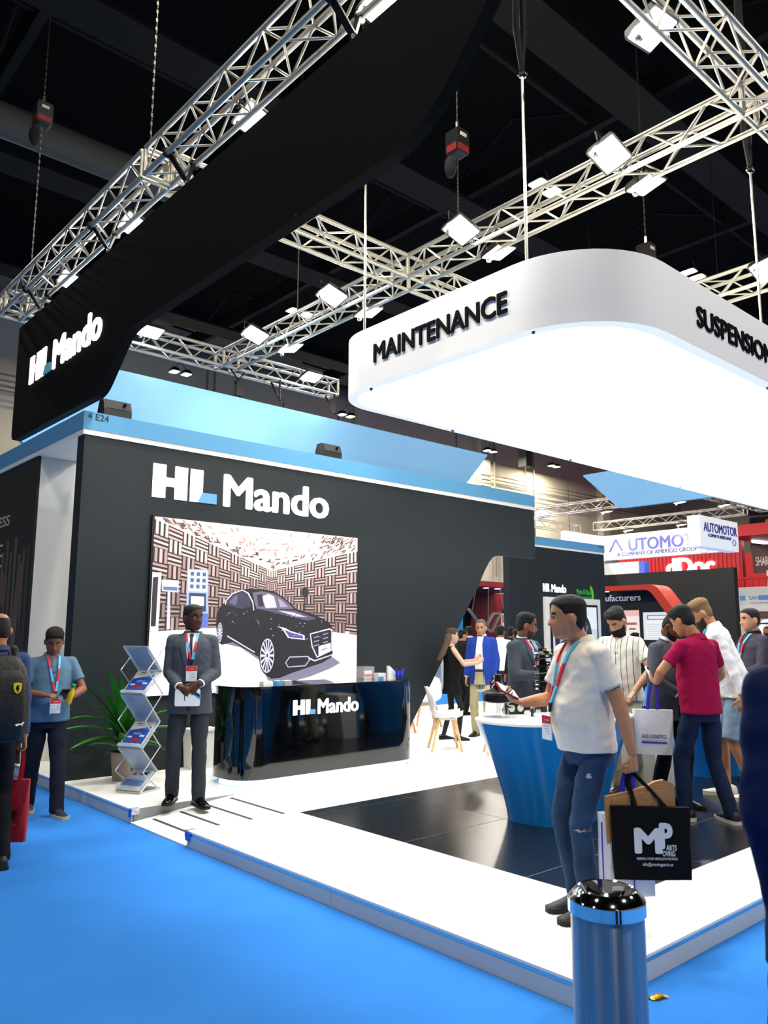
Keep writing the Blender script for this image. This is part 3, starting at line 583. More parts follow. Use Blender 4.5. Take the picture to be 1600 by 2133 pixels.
# straps from the left truss to the banner
for k, (yy, zz) in enumerate(((10.6, 5.90), (8.37, 5.90), (6.52, 5.90), (4.0, 5.90))):
    st_ = thing('banner_strap', 'black webbing strap hooking the black banner, '+('lowest in the frame', 'second from the bottom', 'third from the bottom', 'topmost')[k], 'strap', (3.22, yy, zz), 0, 'straps of the black banner')
    for s_ in (-.145, .145):
        d = (Vector((3.21+s_, yy+.06, ZB+.03))-Vector((3.25, yy, zz+.05)))
        MB().prism([(-.03, 0), (.03, 0), (.035, 1), (-.035, 1)], lambda t: Vector((3.24, yy+t[0], zz+.05))+d*t[1], lambda t: Vector((3.262, yy+t[0], zz+.05))+d*t[1]).build('webbing', M_strap, st_)
        MB().tube([(3.21+s_+.04*math.cos(a), yy+.06, ZB+.04*math.sin(a)) for a in [2*PI*i/8 for i in range(9)]], .014, 6).build('wrap', M_strap, st_)
    MB().tube([(3.25, yy-.02, zz+.06), (3.25, yy+.02, zz+.03), (3.25, yy+.015, zz-.01), (3.25, yy-.015, zz-.03)], .011, 6).sphere((3.25, yy, zz+.05), .022, 8, 6).build('hook', M_chrome, st_, smooth=True)
for k, xx in enumerate((7.7, 8.95)):
    st_ = thing('valance_strap', 'black strap and hook from the rear truss to the blue valance, '+('left one', 'right one')[k], 'strap', (xx, 11.5, 5.65), 0, 'straps of the blue valance')
    for s_ in (-.145, .145): MB().cyl((xx+.06, 11.7+s_, ZB+.03), (xx, 11.45, 5.78), .022, n=5).build('webbing', M_strap, st_)
    MB().tube([(xx, 11.42, 5.80), (xx+.02, 11.38, 5.74), (xx+.01, 11.35, 5.66), (xx-.02, 11.35, 5.62)], .012, 6).build('hook', M_chrome, st_, smooth=True)
# chain hoists
def hoist(x, y, z, label, red=True):
    t = thing('chain_hoist', label, 'hoist', (x, y, z), 0, 'chain hoists under the roof')
    MB().prism(rbox_poly(-.11, -.16, .11, .16, .03, 3), lambda p: (x+p[0], y-.1, z+p[1]), lambda p: (x+p[0], y+.1, z+p[1])).build('motor', M_dark, t)
    MB().box((x-.112, y-.08, z-.14), (x-.10, y+.08, z-.05)).box((x-.09, y-.112, z-.14), (x+.09, y-.1, z-.06)).build('red_plate', mat('red_plate', '#7a1414', .5), t)
    MB().box((x-.05, y-.112, z+.06), (x+.05, y-.1, z+.1)).build('label_plate', mat('cream_plate', '#d8d4b8', .6), t)
    MB().cyl((x, y, z+.16), (x, y, z+.3), .02, n=6).build('top_hook', M_alu, t)
    def chain(z0, z1):
        m_ = MB(); n = int((z1-z0)/.05)
        for i in range(n):
            zz = z0+(z1-z0)*i/n; dx, dy = (.008, 0) if i % 2 else (0, .008); m_.cbox((x, y, zz), (.006+dx*2, .006+dy*2, .045))
        m_.build('chain', mat('dark_chain', '#55524a', .5, metal=.6), t, kind='stuff')
    chain(ZB+SEC, z-.16); chain(z+.3, 10.9)
    MB().sphere((x-.08, y+.05, z-.33), (.08, .07, .15), 10, 8).build('chain_bag', M_strap, t, smooth=True)
hoist(6.74, 6.2, 7.75, 'black chain hoist with red plate above the middle truss'); hoist(3.21, 11.0, 9.0, 'black chain hoist at the far end of the banner truss')
hoist(3.21, 7.3, 9.6, 'black chain hoist high above the banner truss middle'); hoist(10.27, 5.66, 7.25, 'black chain hoist behind the light box corner'); hoist(6.6, 9.4, 8.7, 'black chain hoist above the rear half of the middle truss')
sb = thing('rigging_shackle', 'black shackle hanging under the rear truss joint', 'shackle', (6.9, 11.55, 5.9))
MB().tube([(6.75, 11.6, 6.2), (6.9, 11.55, 6.0), (7.05, 11.6, 6.2)], .015, 6).build('sling', M_strap, sb); MB().box((6.84, 11.5, 5.72), (6.96, 11.6, 5.98)).cyl((6.86, 11.55, 5.72), (6.86, 11.55, 5.6), .02, n=6).cyl((6.94, 11.55, 5.72), (6.94, 11.55, 5.6), .02, n=6).build('hook_block', M_dark, sb)
# high-bay lamps of the hall
def make_bay():
    t = thing('high_bay_lamp', 'x', 'lamp')
    for s_ in (-.22, .22):
        MB().prism(rbox_poly(-.16, -.2, .16, .2, .05, 3), lambda p: (p[0]+s_, p[1], 0), lambda p: (p[0]*.6+s_, p[1]*.6, .14)).build('housing', M_dark, t, world=False)
        MB().prism(rbox_poly(-.13, -.17, .13, .17, .05, 3), lambda p: (p[0]+s_, p[1], -.006), lambda p: (p[0]+s_, p[1], .001)).build('diffuser', mat('bay_diffuser', '#fff6d8', .5, emit='#fff2d0', estr=9.), t, world=False)
    MB().cyl((-.22, 0, .14), (0, 0, .4), .01, n=5).cyl((.22, 0, .14), (0, 0, .4), .01, n=5).cyl((0, 0, .4), (0, 0, 2.595), .008, n=5).build('suspension_wire', M_dark, t, world=False)
    return t
B0 = make_bay(); fb = True
BAYS = [((12.0, 23.9, 10.4), 'twin high bay lamp hanging left before the far beige wall'), ((17.8, 8.6, 10.4), 'twin high bay lamp above the right side of the light box'), ((12.0, 8.7, 10.4), 'twin high bay lamp seen beside the middle truss'),
        ((19.5, 24.2, 10.4), 'twin high bay lamp low before the wall beside the light box'), ((33.7, 24.4, 10.4), 'twin high bay lamp above the blue side valance'), ((28.6, 24.4, 10.4), 'twin high bay lamp above the rear corner of the stand wall'), ((4.6, 5.7, 10.4), 'high bay lamp glowing through the banner truss'),
        ((0, -3, 10.4), None), ((7, -3, 10.4), None), ((-.6, 4, 10.4), None), ((-6, 4, 10.4), None), ((14, -2, 10.4), None), ((-5, 12, 10.4), None), ((3, 17, 10.4), None), ((12, 17, 10.4), None), ((22, 14, 10.4), None), ((21, 3, 10.4), None), ((30, 8, 10.4), None), ((38, 15, 10.4), None), ((24, 22, 10.4), None)]
for k, (p, lab) in enumerate(BAYS):
    o = B0 if k == 0 else copy_tree(B0)
    o['label'] = lab or 'twin high bay lamp of the hall roof outside the frame'; o['group'] = 'high bay lamps under the hall roof'
    place(o, p, 0)
    L = bpy.data.lights.new('bay_lamp', 'AREA'); L.shape = 'RECTANGLE'; L.size = .7; L.size_y = .34; L.energy = HALL_W*(2.3 if p[1] > 13 and p[0] > 8 else .5 if p[0] < -.1 else 1.5 if p[1] < 0 else 1.); L.color = (1, .93, .80)
    lo = bpy.data.objects.new('bay_lamp', L); COL.objects.link(lo); lo.parent = o; lo.location = (0, 0, -.03)
# ================================================================== reception counter
ct = thing('reception_counter', 'curved glossy black reception counter with white logo', 'counter', (5.6, 7.4, PZ))
def ctp(ins): return round_poly([(4.36+ins, 7.035+ins), (6.87-ins, 7.035+ins), (6.87-ins, 7.75-ins), (4.36+ins, 7.75-ins)], [.42-ins*.5, .36-ins*.5, .3, .3], 10)
mb_ = MB(); mb_.rings([[(*p, .185) for p in ctp(0)], [(*p, 1.085) for p in ctp(0)]]); mb_.build('counter_body', mat('piano_black', '#030406', .06, spec=.6, coat=.6), ct, smooth=True, angle=50)
MB().rings([[(*p, 1.085) for p in ctp(-.004)], [(*p, 1.11) for p in ctp(-.004)]]).build('counter_top', mat('piano_black'), ct)
MB().rings([[(*p, PZ) for p in ctp(.05)], [(*p, .185) for p in ctp(.05)]]).build('light_plinth', mat('plinth_glow', '#bfe6ff', .5, emit='#a9dcff', estr=2.2), ct)
hl_logo(ct, (4.99, 7.0335, .80), X, Z, .155, .90, M_signw, M_signb, .004)
def simple(name, label, cat, mb, m, **kw): return mb.build(name, m, None, label=label, cat=cat, **kw)
cz0 = 1.11
t = thing('acrylic_card_box', 'clear acrylic box with red and white cards on the counter', 'box', (6.42, 7.52, cz0))
MB().box((6.34, 7.46, cz0), (6.50, 7.60, cz0+.15)).build('box_shell', M_clear, t); MB().box((6.36, 7.48, cz0+.004), (6.48, 7.50, cz0+.10)).build('white_card', M_paperw, t)
MB().box((6.36, 7.477, cz0+.03), (6.48, 7.479, cz0+.06)).build('red_stripe', mat('red_card', '#d84a30', .5), t)
t = thing('business_card_stack', 'white card stack with blue edge on the counter', 'cards', (6.52, 7.45, cz0))
MB().box((6.48, 7.36, cz0), (6.60, 7.44, cz0+.07)).build('card_block', M_paperw, t); MB().box((6.478, 7.357, cz0+.005), (6.56, 7.36, cz0+.03)).build('blue_edge', mat('blue_card', '#4a9fd8', .5), t)
t = thing('folded_leaflet', 'white shaped leaflet standing on the counter', 'leaflet', (6.60, 7.36, cz0))
MB().prism([(0, 0), (.13, 0), (.115, .04), (.125, .08), (.09, .11), (.03, .155), (0, .16)], lambda p: (6.585+p[0], 7.30, cz0+p[1]), lambda p: (6.585+p[0], 7.33, cz0+p[1])).build('leaflet_card', M_paperw, t)
MB().box((6.585, 7.33, cz0), (6.70, 7.37, cz0+.004)).build('leaflet_foot', M_paperw, t)
t = thing('pen_tray', 'blue zigzag pen tray at the right end of the counter', 'pen tray', (6.74, 7.3, cz0))
zp = [(0, .11), (.03, 0), (.065, .08), (.10, 0), (.13, .11)]
for i in range(4): MB().cyl((6.68+zp[i][0], 7.27, cz0+.012+zp[i][1]), (6.68+zp[i+1][0], 7.27, cz0+.012+zp[i+1][1]), .012, n=8).build('blue_bar', mat('violet_blue_plastic', '#2b35c8', .4), t)
for k, (xx, w, m_) in enumerate(((4.75, .12, M_paperw), (4.92, .06, mat('blue_card')), (5.02, .10, M_acryl))):
    t = thing('name_card_holder', ('white card block beside the host on the counter', 'small blue card box on the counter', 'low clear card holder on the counter')[k], 'card holder', (xx, 7.3, cz0))
    MB().box((xx, 7.24, cz0), (xx+w, 7.32, cz0+.035)).build('holder_body', m_, t); MB().box((xx+.01, 7.25, cz0+.035), (xx+w-.01, 7.31, cz0+.042)).build('cards', M_paperw, t)
t = thing('waste_box', 'slim white box on the floor behind the host', 'box', (4.6, 8.46, PZ))
MB().prism([(0, 0), (.26, 0), (.29, .42), (-.03, .42)], lambda p: (4.56+p[0], 8.36, PZ+p[1]), lambda p: (4.56+p[0], 8.56, PZ+p[1])).build('box_body', M_white, t); MB().box((4.52, 8.345, PZ+.42), (4.86, 8.575, PZ+.45)).build('lid', M_white, t)

# ================================================================== brochure stand
U_ = Vector((.42, -.907, 0)); D_v = Vector((.907, .42, 0)); O_ = Vector((3.40, 7.735, 0))
bs = thing('brochure_stand', 'folding acrylic zigzag brochure stand with blue leaflets', 'brochure stand', (3.6, 7.7, PZ))
bw = .30; lv = [(0, .135), (1, .30), (0, .54), (1, .78), (0, 1.05), (1, 1.27), (0, 1.52)]
bpnt = lambda s, k: O_+U_*s+D_v*(.245*lv[k][0])+Z*lv[k][1]
M_fr = mat('silver_frame', '#c6c9cc', .3, metal=.7)
MB().prism([(0, 0), (bw, 0), (bw, .30), (0, .30)], lambda p: O_+U_*p[0]+D_v*p[1]+Z*PZ, lambda p: O_+U_*p[0]+D_v*p[1]+Z*(PZ+.018)).build('base_plate', M_fr, bs)
random.seed(5)
def leaflet(k0, off):
    pl = [('#e9e6dc', R4(0, 0, .24, .30)), ('#1f4fb4', [(0, 0), (.24, 0), (.24, .25), (0, .19)]), ('#2f86d2', [(.12, .215), (.24, .255), (.24, .20)]), ('#b02436', [(.07, .075), (.10, .10), (.16, .10), (.19, .08), (.17, .06), (.09, .06)])]
    for xx, zz in ((.02, .015), (.10, .015), (.17, .015), (.02, .10), (.16, .12)): pl.append(('#dfe6f5', R4(xx, zz, xx+.055, zz+.022)))
    for zz in (.16, .145): pl.append(('#a9bdea', R4(.07, zz, .17, zz+.007)))
    pl += [('#222222', R4(.05, .272, .10, .283)), ('#888888', R4(.05, .255, .12, .260))]
    return pl
for k in range(6):
    a0, a1, b0, b1 = bpnt(0, k), bpnt(bw, k), bpnt(0, k+1), bpnt(bw, k+1)
    vdir = (b0-a0).normalized(); Lp = (b0-a0).length; nn = U_.cross(vdir).normalized()
    pk = MB().prism([(0, 0), (bw, 0), (bw, Lp), (0, Lp)], lambda p: a0+U_*p[0]+vdir*p[1], lambda p: a0+U_*p[0]+vdir*p[1]+nn*.004).build('acrylic_panel', M_acryl, bs)
    for s_ in (0, bw): MB().cyl(a0+U_*s_, b0+U_*s_, .007, n=6).build('panel_edge', M_fr, bs)
    MB().cyl(b0, b1, .008, n=6).build('cross_bar', M_fr, bs)
    if k % 2 == 0:
        MB().prism([(0, 0), (bw, 0), (bw, .035), (0, .035)], lambda p: a0+U_*p[0]+vdir*p[1]+nn*.03, lambda p: a0+U_*p[0]+vdir*p[1]+nn*.034).build('pocket_lip', M_acryl, bs)
        sc = min(1, Lp/.30)
        lf = thing('brochure', 'blue brochure with small car pictures '+('in the lowest pocket of the stand', '', 'in the middle pocket of the stand', '', 'in the top pocket of the stand')[k], 'brochure', a0+U_*.03+vdir*.01+nn*.008, 0, 'brochures in the zigzag stand')
        oo = a0+U_*.03+vdir*.008
        MB().prism([(0, 0), (.24, 0), (.24, .30*sc), (0, .30*sc)], lambda p: oo+U_*p[0]+vdir*p[1]+nn*.006, lambda p: oo+U_*p[0]+vdir*p[1]+nn*.022).build('pages', mat('cream_paper', '#e4dfcf', .7), lf)
        picture('cover', lf, oo+nn*.0222, U_, vdir, [(c, [(x, y*sc) for x, y in q]) for c, q in leaflet(k, 0)] if k else [('#9fb0c8', R4(0, 0, .24, .30*sc)), ('#c9d3e2', R4(0, .17*sc, .24, .30*sc)), ('#5d79b8', R4(0, .05*sc, .24, .13*sc)), ('#b0303c', [(.02, .20*sc), (.09, .24*sc), (.07, .19*sc)]), ('#23262c', [(.09, .21*sc), (.22, .25*sc), (.2, .20*sc)])], P_print)
    else:
        picture('printed_back', bs, a0+U_*.03-nn*.0005+vdir*.02, U_, vdir, [('#7f93b4' if k != 3 else '#2c62b0', R4(0, 0, .24, Lp-.04)), ('#a9b8cc' if k != 3 else '#3f7fc8', R4(.0, 0, .24, (Lp-.04)*.5)), ('#2a2d33', [(.12, .10), (.15, .14), (.145, .145), (.115, .105)])], P_print)
for s_ in (-.018, bw+.018):
    for k in range(0, 6, 2):
        for (f0, z0, f1, z1) in ((1, lv[k][1]+.0, 0, lv[k+1][1]+.02), (0, lv[k+1][1]+.02, 1, lv[min(6, k+2)][1])): MB().cyl(O_+U_*s_+D_v*(.245*f0)+Z*z0, O_+U_*s_+D_v*(.245*f1+(.05 if f1 == 0 else 0)*0)+Z*z1, .006, n=6).build('scissor_rod', M_fr, bs)

# ================================================================== potted plant
px, py = 3.70, 8.31
pp_ = thing('potted_dracaena', 'green long leaved plant in a taupe pot by the black wall', 'plant', (px, py, PZ))
MB().lathe([(.085, 0), (.115, .27), (.12, .275), (.12, .29), (.105, .29), (.10, .24)], (px, py, PZ), 28).build('pot', mat('taupe_pot', '#8f8378', .6, bump=.1, bscale=150), pp_, smooth=True)
MB().lathe([(.103, .255), (.06, .262), (.0, .265)], (px, py, PZ), 20).build('soil', mat('soil', '#2a2018', .95, bump=.8, bscale=90), pp_)
for sx, sy, hh in ((0, 0, .55), (.03, .02, .40), (-.03, -.01, .45)): MB().cyl((px+sx, py+sy, PZ+.25), (px+sx*1.6, py+sy, PZ+hh), .012, .009, n=7).build('stem', mat('stem_green', '#4d5a26', .7), pp_)
M_leaf = mat('leaf_green', '#2f7d1e', .4, var=.35, vscale=6); M_leafd = mat('leaf_dark', '#1d4f22', .4, var=.3, vscale=6)
random.seed(11)
def leaf(base, az, elev, L, w, droop, m):
    mb = MB(); n = 9; R = []
    d = Vector((math.cos(az), math.sin(az), 0)); side = Vector((-math.sin(az), math.cos(az), 0)); p = Vector(base); e = elev
    for i in range(n+1):
        t = i/n; ww = w*math.sin(PI*min(1, .08+t*.92))**.7*(1-.25*t); up = Vector((0, 0, 1))
        R.append([p-side*ww+Z*.35*ww, p-Z*.1*ww, p+side*ww+Z*.35*ww]); e -= droop/n; p = p+(d*math.cos(e)+Z*math.sin(e))*(L/n)
    mb.rings(R, caps=False, closed=False); return mb.build('leaf', m, pp_, smooth=True, angle=180)
for k in range(24):
    az = k*2.399+random.random()*.4; lvl = k/24; L = .42+.3*random.random(); el = .45+.95*lvl+.1*random.random()
    d = Vector((math.cos(az), math.sin(az)))
    if d.y > .2: L *= .36
    leaf((px+.02*d.x, py+.02*d.y, PZ+.27+.25*lvl), az, el, L, .046+.012*random.random(), .7+.8*random.random()*(1-lvl), M_leaf if k % 3 else M_leafd)
ia = math.atan2(-.665*-1, -.746)   # towards the picture's left
for az, el, L, dr in ((3.05, 1.15, .85, .55), (3.2, .55, .75, .75), (3.3, .15, .62, .5), (3.0, 1.0, .65, 1.2), (-.6, .9, .8, 1.0), (-.9, .45, .75, .6), (-.75, 1.3, .55, .3), (3.6, 1.38, .80, .35), (-2.2, 1.42, .66, .3), (-1.6, 1.25, .62, .6), (4.2, 1.15, .60, .8), (3.35, 1.28, .70, .5)): leaf((px, py, PZ+.45), az, el, L, .056, dr, M_leaf)

# ================================================================== display tables
def display_table(name, label, cx, cy, rx, ry, bx, by, zt, dx=0.):
    t = thing(name, label, 'table', (cx, cy, PZ), 0, 'blue display tables')
    n = 48; sup = lambda a, r, p=.8: math.copysign(abs(a)**p, a)*r
    ringf = lambda rx_, ry_, z, ox: [(cx+ox+sup(math.cos(2*PI*k/n), rx_), cy+sup(math.sin(2*PI*k/n), ry_), z) for k in range(n)]
    R = []
    for i in range(9):
        f = i/8; s = f**1.35; R.append(ringf(bx+(rx-bx)*s, by+(ry-by)*s, PZ+(zt-PZ)*f, dx*(1-s)))
    MB().rings(R).build('table_body', M_bluetable, t, smooth=True, angle=40)
    MB().rings([ringf(rx+.004, ry+.004, zt, 0), ringf(rx+.004, ry+.004, zt+.018, 0)]).build('white_top', mat('white_top', '#f5f6f6', .15, spec=.5), t, smooth=True, angle=40)
    return t
TZ = .93
display_table('display_table', 'blue tapered display table with brake parts on its white top', 5.86, 4.30, .82, .50, .47, .33, TZ, -.02)
display_table('display_table', 'blue tapered display table behind the man in magenta', 9.25, 4.45, 1.15, .50, .70, .33, TZ)
t = thing('white_pedestal', 'white angled pedestal between the blue tables', 'pedestal', (7.75, 4.5, PZ))
MB().prism([(7.55, PZ), (7.85, PZ), (7.80, .76), (7.42, .76)], lambda p: (p[0], 4.3, p[1]), lambda p: (p[0], 4.75, p[1])).build('pedestal_body', M_white, t); MB().prism([(7.86, PZ), (7.90, PZ), (7.85, .76), (7.81, .76)], lambda p: (p[0], 4.29, p[1]), lambda p: (p[0], 4.76, p[1])).build('blue_side', M_bluetable, t)
zt = TZ+.018
M_part = mat('black_steel_part', '#0d0d0e', .25, spec=.6); M_part2 = mat('dark_steel', '#2a2a2c', .3, metal=.7)
# brake booster on a clear stand
bx_, by_ = 5.42, 4.58
t = thing('brake_booster', 'black round brake booster on clear legs', 'car part', (bx_, by_, zt), 0, None)
for a in range(3): MB().cyl((bx_+.13*math.cos(a*2.1), by_+.13*math.sin(a*2.1), zt), (bx_+.13*math.cos(a*2.1), by_+.13*math.sin(a*2.1), zt+.125), .006, n=8).build('clear_leg', M_clear, t)
MB().cyl((bx_, by_, zt), (bx_, by_, zt+.13), .02, n=12).build('clear_leg', M_clear, t); MB().lathe([(.15, 0), (.15, .006)], (bx_, by_, zt), 28).build('clear_base', M_clear, t)
MB().lathe([(.02, .12), (.12, .125), (.135, .135), (.135, .19), (.14, .195), (.14, .205), (.12, .215), (.06, .235), (.045, .24), (.045, .26)], (bx_, by_, zt), 36).build('drum', M_part, t, smooth=True)
for k in range(6): MB().lathe([(.030, 0), (.036, .006), (.036, .012), (.030, .018)], (bx_, by_, zt+.255+k*.018), 18).build('bellows_ring', M_part, t, smooth=True)
MB().cyl((bx_, by_, zt+.36), (bx_, by_, zt+.40), .008, n=8).build('push_rod', M_part2, t)
for a in (0.4, 2.0, 3.5, 5.2): MB().cyl((bx_+.065*math.cos(a), by_+.065*math.sin(a), zt+.225), (bx_+.065*math.cos(a), by_+.065*math.sin(a), zt+.30), .006, n=6).build('stud', M_part2, t)
MB().tube([(bx_+.03, by_-.05, zt+.13), (bx_+.03, by_-.05, zt+.09), (bx_+.08, by_-.07, zt+.08)], .007, 6).build('pipe', M_part, t)
# suspension strut
sx_, sy_ = 5.98, 4.52
t = thing('suspension_strut', 'black coil spring suspension strut standing on the table', 'car part', (sx_, sy_, zt))
MB().lathe([(.09, 0), (.09, .012), (.03, .014)], (sx_, sy_, zt), 24).build('stand_base', M_clear, t); MB().lathe([(.03, .012), (.032, .20), (.045, .205), (.045, .23)], (sx_, sy_, zt), 18).build('damper_tube', M_part, t, smooth=True)
MB().lathe([(.085, .23), (.085, .24), (.04, .25), (.038, .42), (.03, .43), (.03, .52)], (sx_, sy_, zt), 24).build('spring_seat', M_part, t, smooth=True)
for k in range(7): MB().lathe([(.036, 0), (.046, .008), (.046, .014), (.036, .022)], (sx_, sy_, zt+.30+k*.024), 18).build('dust_boot_ring', M_part, t, smooth=True)
MB().tube([(sx_+.088*math.cos(a), sy_+.088*math.sin(a), zt+.25+.27*a/(2*PI*4)) for a in [i*2*PI*4/72 for i in range(73)]], .0085, 7).build('coil_spring', M_part, t, smooth=True)
MB().lathe([(.09, .52), (.095, .53), (.075, .55), (.04, .56), (.04, .58)], (sx_, sy_, zt), 24).build('top_mount', M_part, t, smooth=True)
MB().box((sx_-.05, sy_-.10, zt+.565), (sx_+.02, sy_-.04, zt+.568)).build('yellow_tag', mat('yellow_tag', '#e6dc2a', .6), t)
# smaller parts
def caliper(x, y, rot, label, s=1.):
    t = thing('brake_caliper', label, 'car part', (x, y, zt), rot, 'small car parts on the tables')
    MB().prism([(-.07, 0), (.07, 0), (.08, .03), (.06, .07), (.03, .085), (-.03, .085), (-.06, .07), (-.08, .03)], lambda p: (p[0]*s, -.03*s, p[1]*s), lambda p: (p[0]*s, .03*s, p[1]*s)).build('housing', M_part2, t, world=False)
    for k in (-.035, .035): MB().cyl((k*s, -.045*s, .045*s), (k*s, .045*s, .045*s), .026*s, n=14).build('piston', M_alu, t, world=False, smooth=True)
    return t
caliper(6.12, 4.02, .6, 'small metal brake caliper beside the white polo shirt'); caliper(5.72, 4.66, -.4, 'dark brake caliper beside the booster', 1.2); caliper(6.42, 4.2, .9, 'dark brake caliper at the right end of the table', 1.1)
t = thing('connector_board', 'white test board with a row of black keys', 'board', (5.75, 3.95, zt), -.05)
MB().box((-.20, -.07, 0), (.20, .07, .035)).build('board_body', M_paperw, t, world=False)
for k in range(9): MB().box((-.185+k*.042, -.073, .006), (-.160+k*.042, -.068, .028)).build('black_key', M_inkblack, t, world=False)
MB().box((-.06, -.03, .035), (.16, .05, .045)).build('cover_plate', M_paperw, t, world=False)
t = thing('acrylic_column', 'clear tapered acrylic display column behind the strut', 'display stand', (6.16, 4.62, zt)); MB().lathe([(.05, 0), (.03, .24), (.028, .245)], (6.16, 4.62, zt), 20).build('column', M_clear, t, smooth=True); MB().lathe([(.06, 0), (.06, .008)], (6.16, 4.62, zt+.0005), 20).build('foot', M_acryl, t)
t = thing('damper_sample', 'short black shock absorber sample on the table', 'car part', (5.72, 4.42, zt)); MB().cyl((5.66, 4.40, zt+.05), (5.80, 4.45, zt+.16), .028, n=14).build('damper_body', M_part, t, smooth=True); MB().cyl((5.64, 4.39, zt), (5.66, 4.40, zt+.05), .012, n=10).build('damper_rod', M_chrome, t)
t = thing('shock_absorber', 'shiny black damper lying on clear blocks at the table end', 'car part', (6.48, 4.42, zt))
MB().cyl((6.36, 4.40, zt+.07), (6.58, 4.46, zt+.07), .032, n=16).build('damper_body', M_part, t, smooth=True); MB().box((6.38, 4.36, zt), (6.42, 4.46, zt+.04)).box((6.52, 4.40, zt), (6.56, 4.50, zt+.04)).build('clear_block', M_clear, t)
for k, (xx, yy) in enumerate(((8.5, 4.3), (9.2, 4.6), (9.8, 4.35))):
    o = caliper(xx, yy, k, 'small car part on the far blue table, '+('left', 'middle', 'right')[k])

# ================================================================== white shell chairs, glass table
def make_chair():
    t = thing('shell_chair', 'x', 'chair')
    prof = [(.21, .455), (.16, .44), (.05, .425), (-.08, .42), (-.15, .435), (-.19, .49), (-.215, .58), (-.245, .70), (-.27, .80), (-.285, .83)]
    wd = [.15, .20, .23, .24, .235, .23, .23, .22, .18, .10]; R1 = []
    for (y, z), w in zip(prof, wd):
        R1.append([(w*c, y+.0*abs(c)+(.05*c*c if z > .5 else 0), z+(.045*c*c*c*c+.03*c*c if z < .5 else 0)) for c in [-1+2*k/12 for k in range(13)]])
    n = 13; vs_ = [p for r in R1 for p in r]; back = [(x, y-.012 if z > .5 else y, z-(.012 if z <= .5 else 0)) for x, y, z in vs_]; m = len(vs_); fs = []
    for i in range(len(R1)-1):
        for j in range(n-1): a = i*n+j; fs.append((a, a+1, a+n+1, a+n)); fs.append((m+a, m+a+n, m+a+n+1, m+a+1))
    loop = [j for j in range(n)]+[i*n+n-1 for i in range(1, len(R1))]+[(len(R1)-1)*n+j for j in range(n-2, -1, -1)]+[i*n for i in range(len(R1)-2, 0, -1)]
    for i in range(len(loop)): a, b = loop[i], loop[(i+1) % len(loop)]; fs.append((a, b, b+m, a+m))
    MB().add(vs_+back, fs).build('shell', mat('white_shell', '#f2f3f4', .3, spec=.5), t, world=False, smooth=True, angle=60)
    for sx in (-1, 1):
        for sy in (-1, 1):
            a = Vector((sx*.12, sy*.11-.01, .415)); b = Vector((sx*.215, sy*.20-.02, 0)); d = b-a
            R = [[a+d*f+Vector((cx*w, cy*w, 0)) for cx, cy in ((-1, -1), (1, -1), (1, 1), (-1, 1))] for f, w in ((0, .019), (1, .014))]
            MB().rings(R).build('leg', M_wood, t, world=False)
    MB().box((-.13, -.135, .375), (.13, -.105, .405)).box((-.13, .085, .375), (.13, .115, .405)).build('seat_rail', M_wood, t, world=False)
    MB().box((-.14, -.12, .402), (.14, .10, .425)).build('seat_pad', mat('white_shell'), t, world=False)
    return t
C0 = make_chair()
CH = [((7.93, 7.62), 232, 'white shell chair with beech legs standing alone by the slanted doorway'), ((8.22, 6.90), 318, 'white shell chair partly hidden by the blue table'), ((9.5, 9.6), 120, 'white shell chair inside the doorway behind the woman'), ((8.8, 9.5), 60, 'white shell chair seen past the black wall edge')]
for k, (p, deg, lab) in enumerate(CH):
    o = C0 if k == 0 else copy_tree(C0)
    o['label'] = lab; o['group'] = 'white shell chairs'; place(o, (p[0], p[1], PZ), math.radians(deg))
gx, gy = 8.92, 7.42
t = thing('glass_table', 'small round glass meeting table behind the white chairs', 'table', (gx, gy, PZ))
MB().lathe([(.40, .735), (.40, .747)], (gx, gy, PZ), 36).build('glass_top', mat('green_glass', '#bfe0d8', .05, alpha=.4), t, smooth=True); MB().cyl((gx, gy, PZ+.02), (gx, gy, PZ+.735), .025, n=12).build('column', M_chrome, t, smooth=True); MB().lathe([(.22, 0), (.22, .012), (.03, .03)], (gx, gy, PZ), 28).build('foot', M_chrome, t, smooth=True)
t = thing('flower_bowl', 'low bowl of white flowers on the glass table', 'flowers', (gx-.12, gy-.2, PZ+.747))
MB().lathe([(.04, 0), (.06, .03), (.065, .06), (.055, .06)], (gx-.12, gy-.2, PZ+.7475), 18).build('bowl', M_paperw, t, smooth=True); random.seed(2)
for k in range(14): a = k*2.4; r = .05*math.sqrt(k/14); MB().sphere((gx-.12+r*math.cos(a), gy-.2+r*math.sin(a), PZ+.81+.02*math.cos(r*30)), (.022, .022, .018), 8, 6).build('blossom', mat('white_petal', '#f3f3e6', .6), t, smooth=True)
for k in range(6): a = k*1.05; MB().sphere((gx-.12+.06*math.cos(a), gy-.2+.06*math.sin(a), PZ+.805), (.03, .02, .01), 8, 6).build('leaf', mat('pale_leaf', '#8ab04a', .6), t, smooth=True)

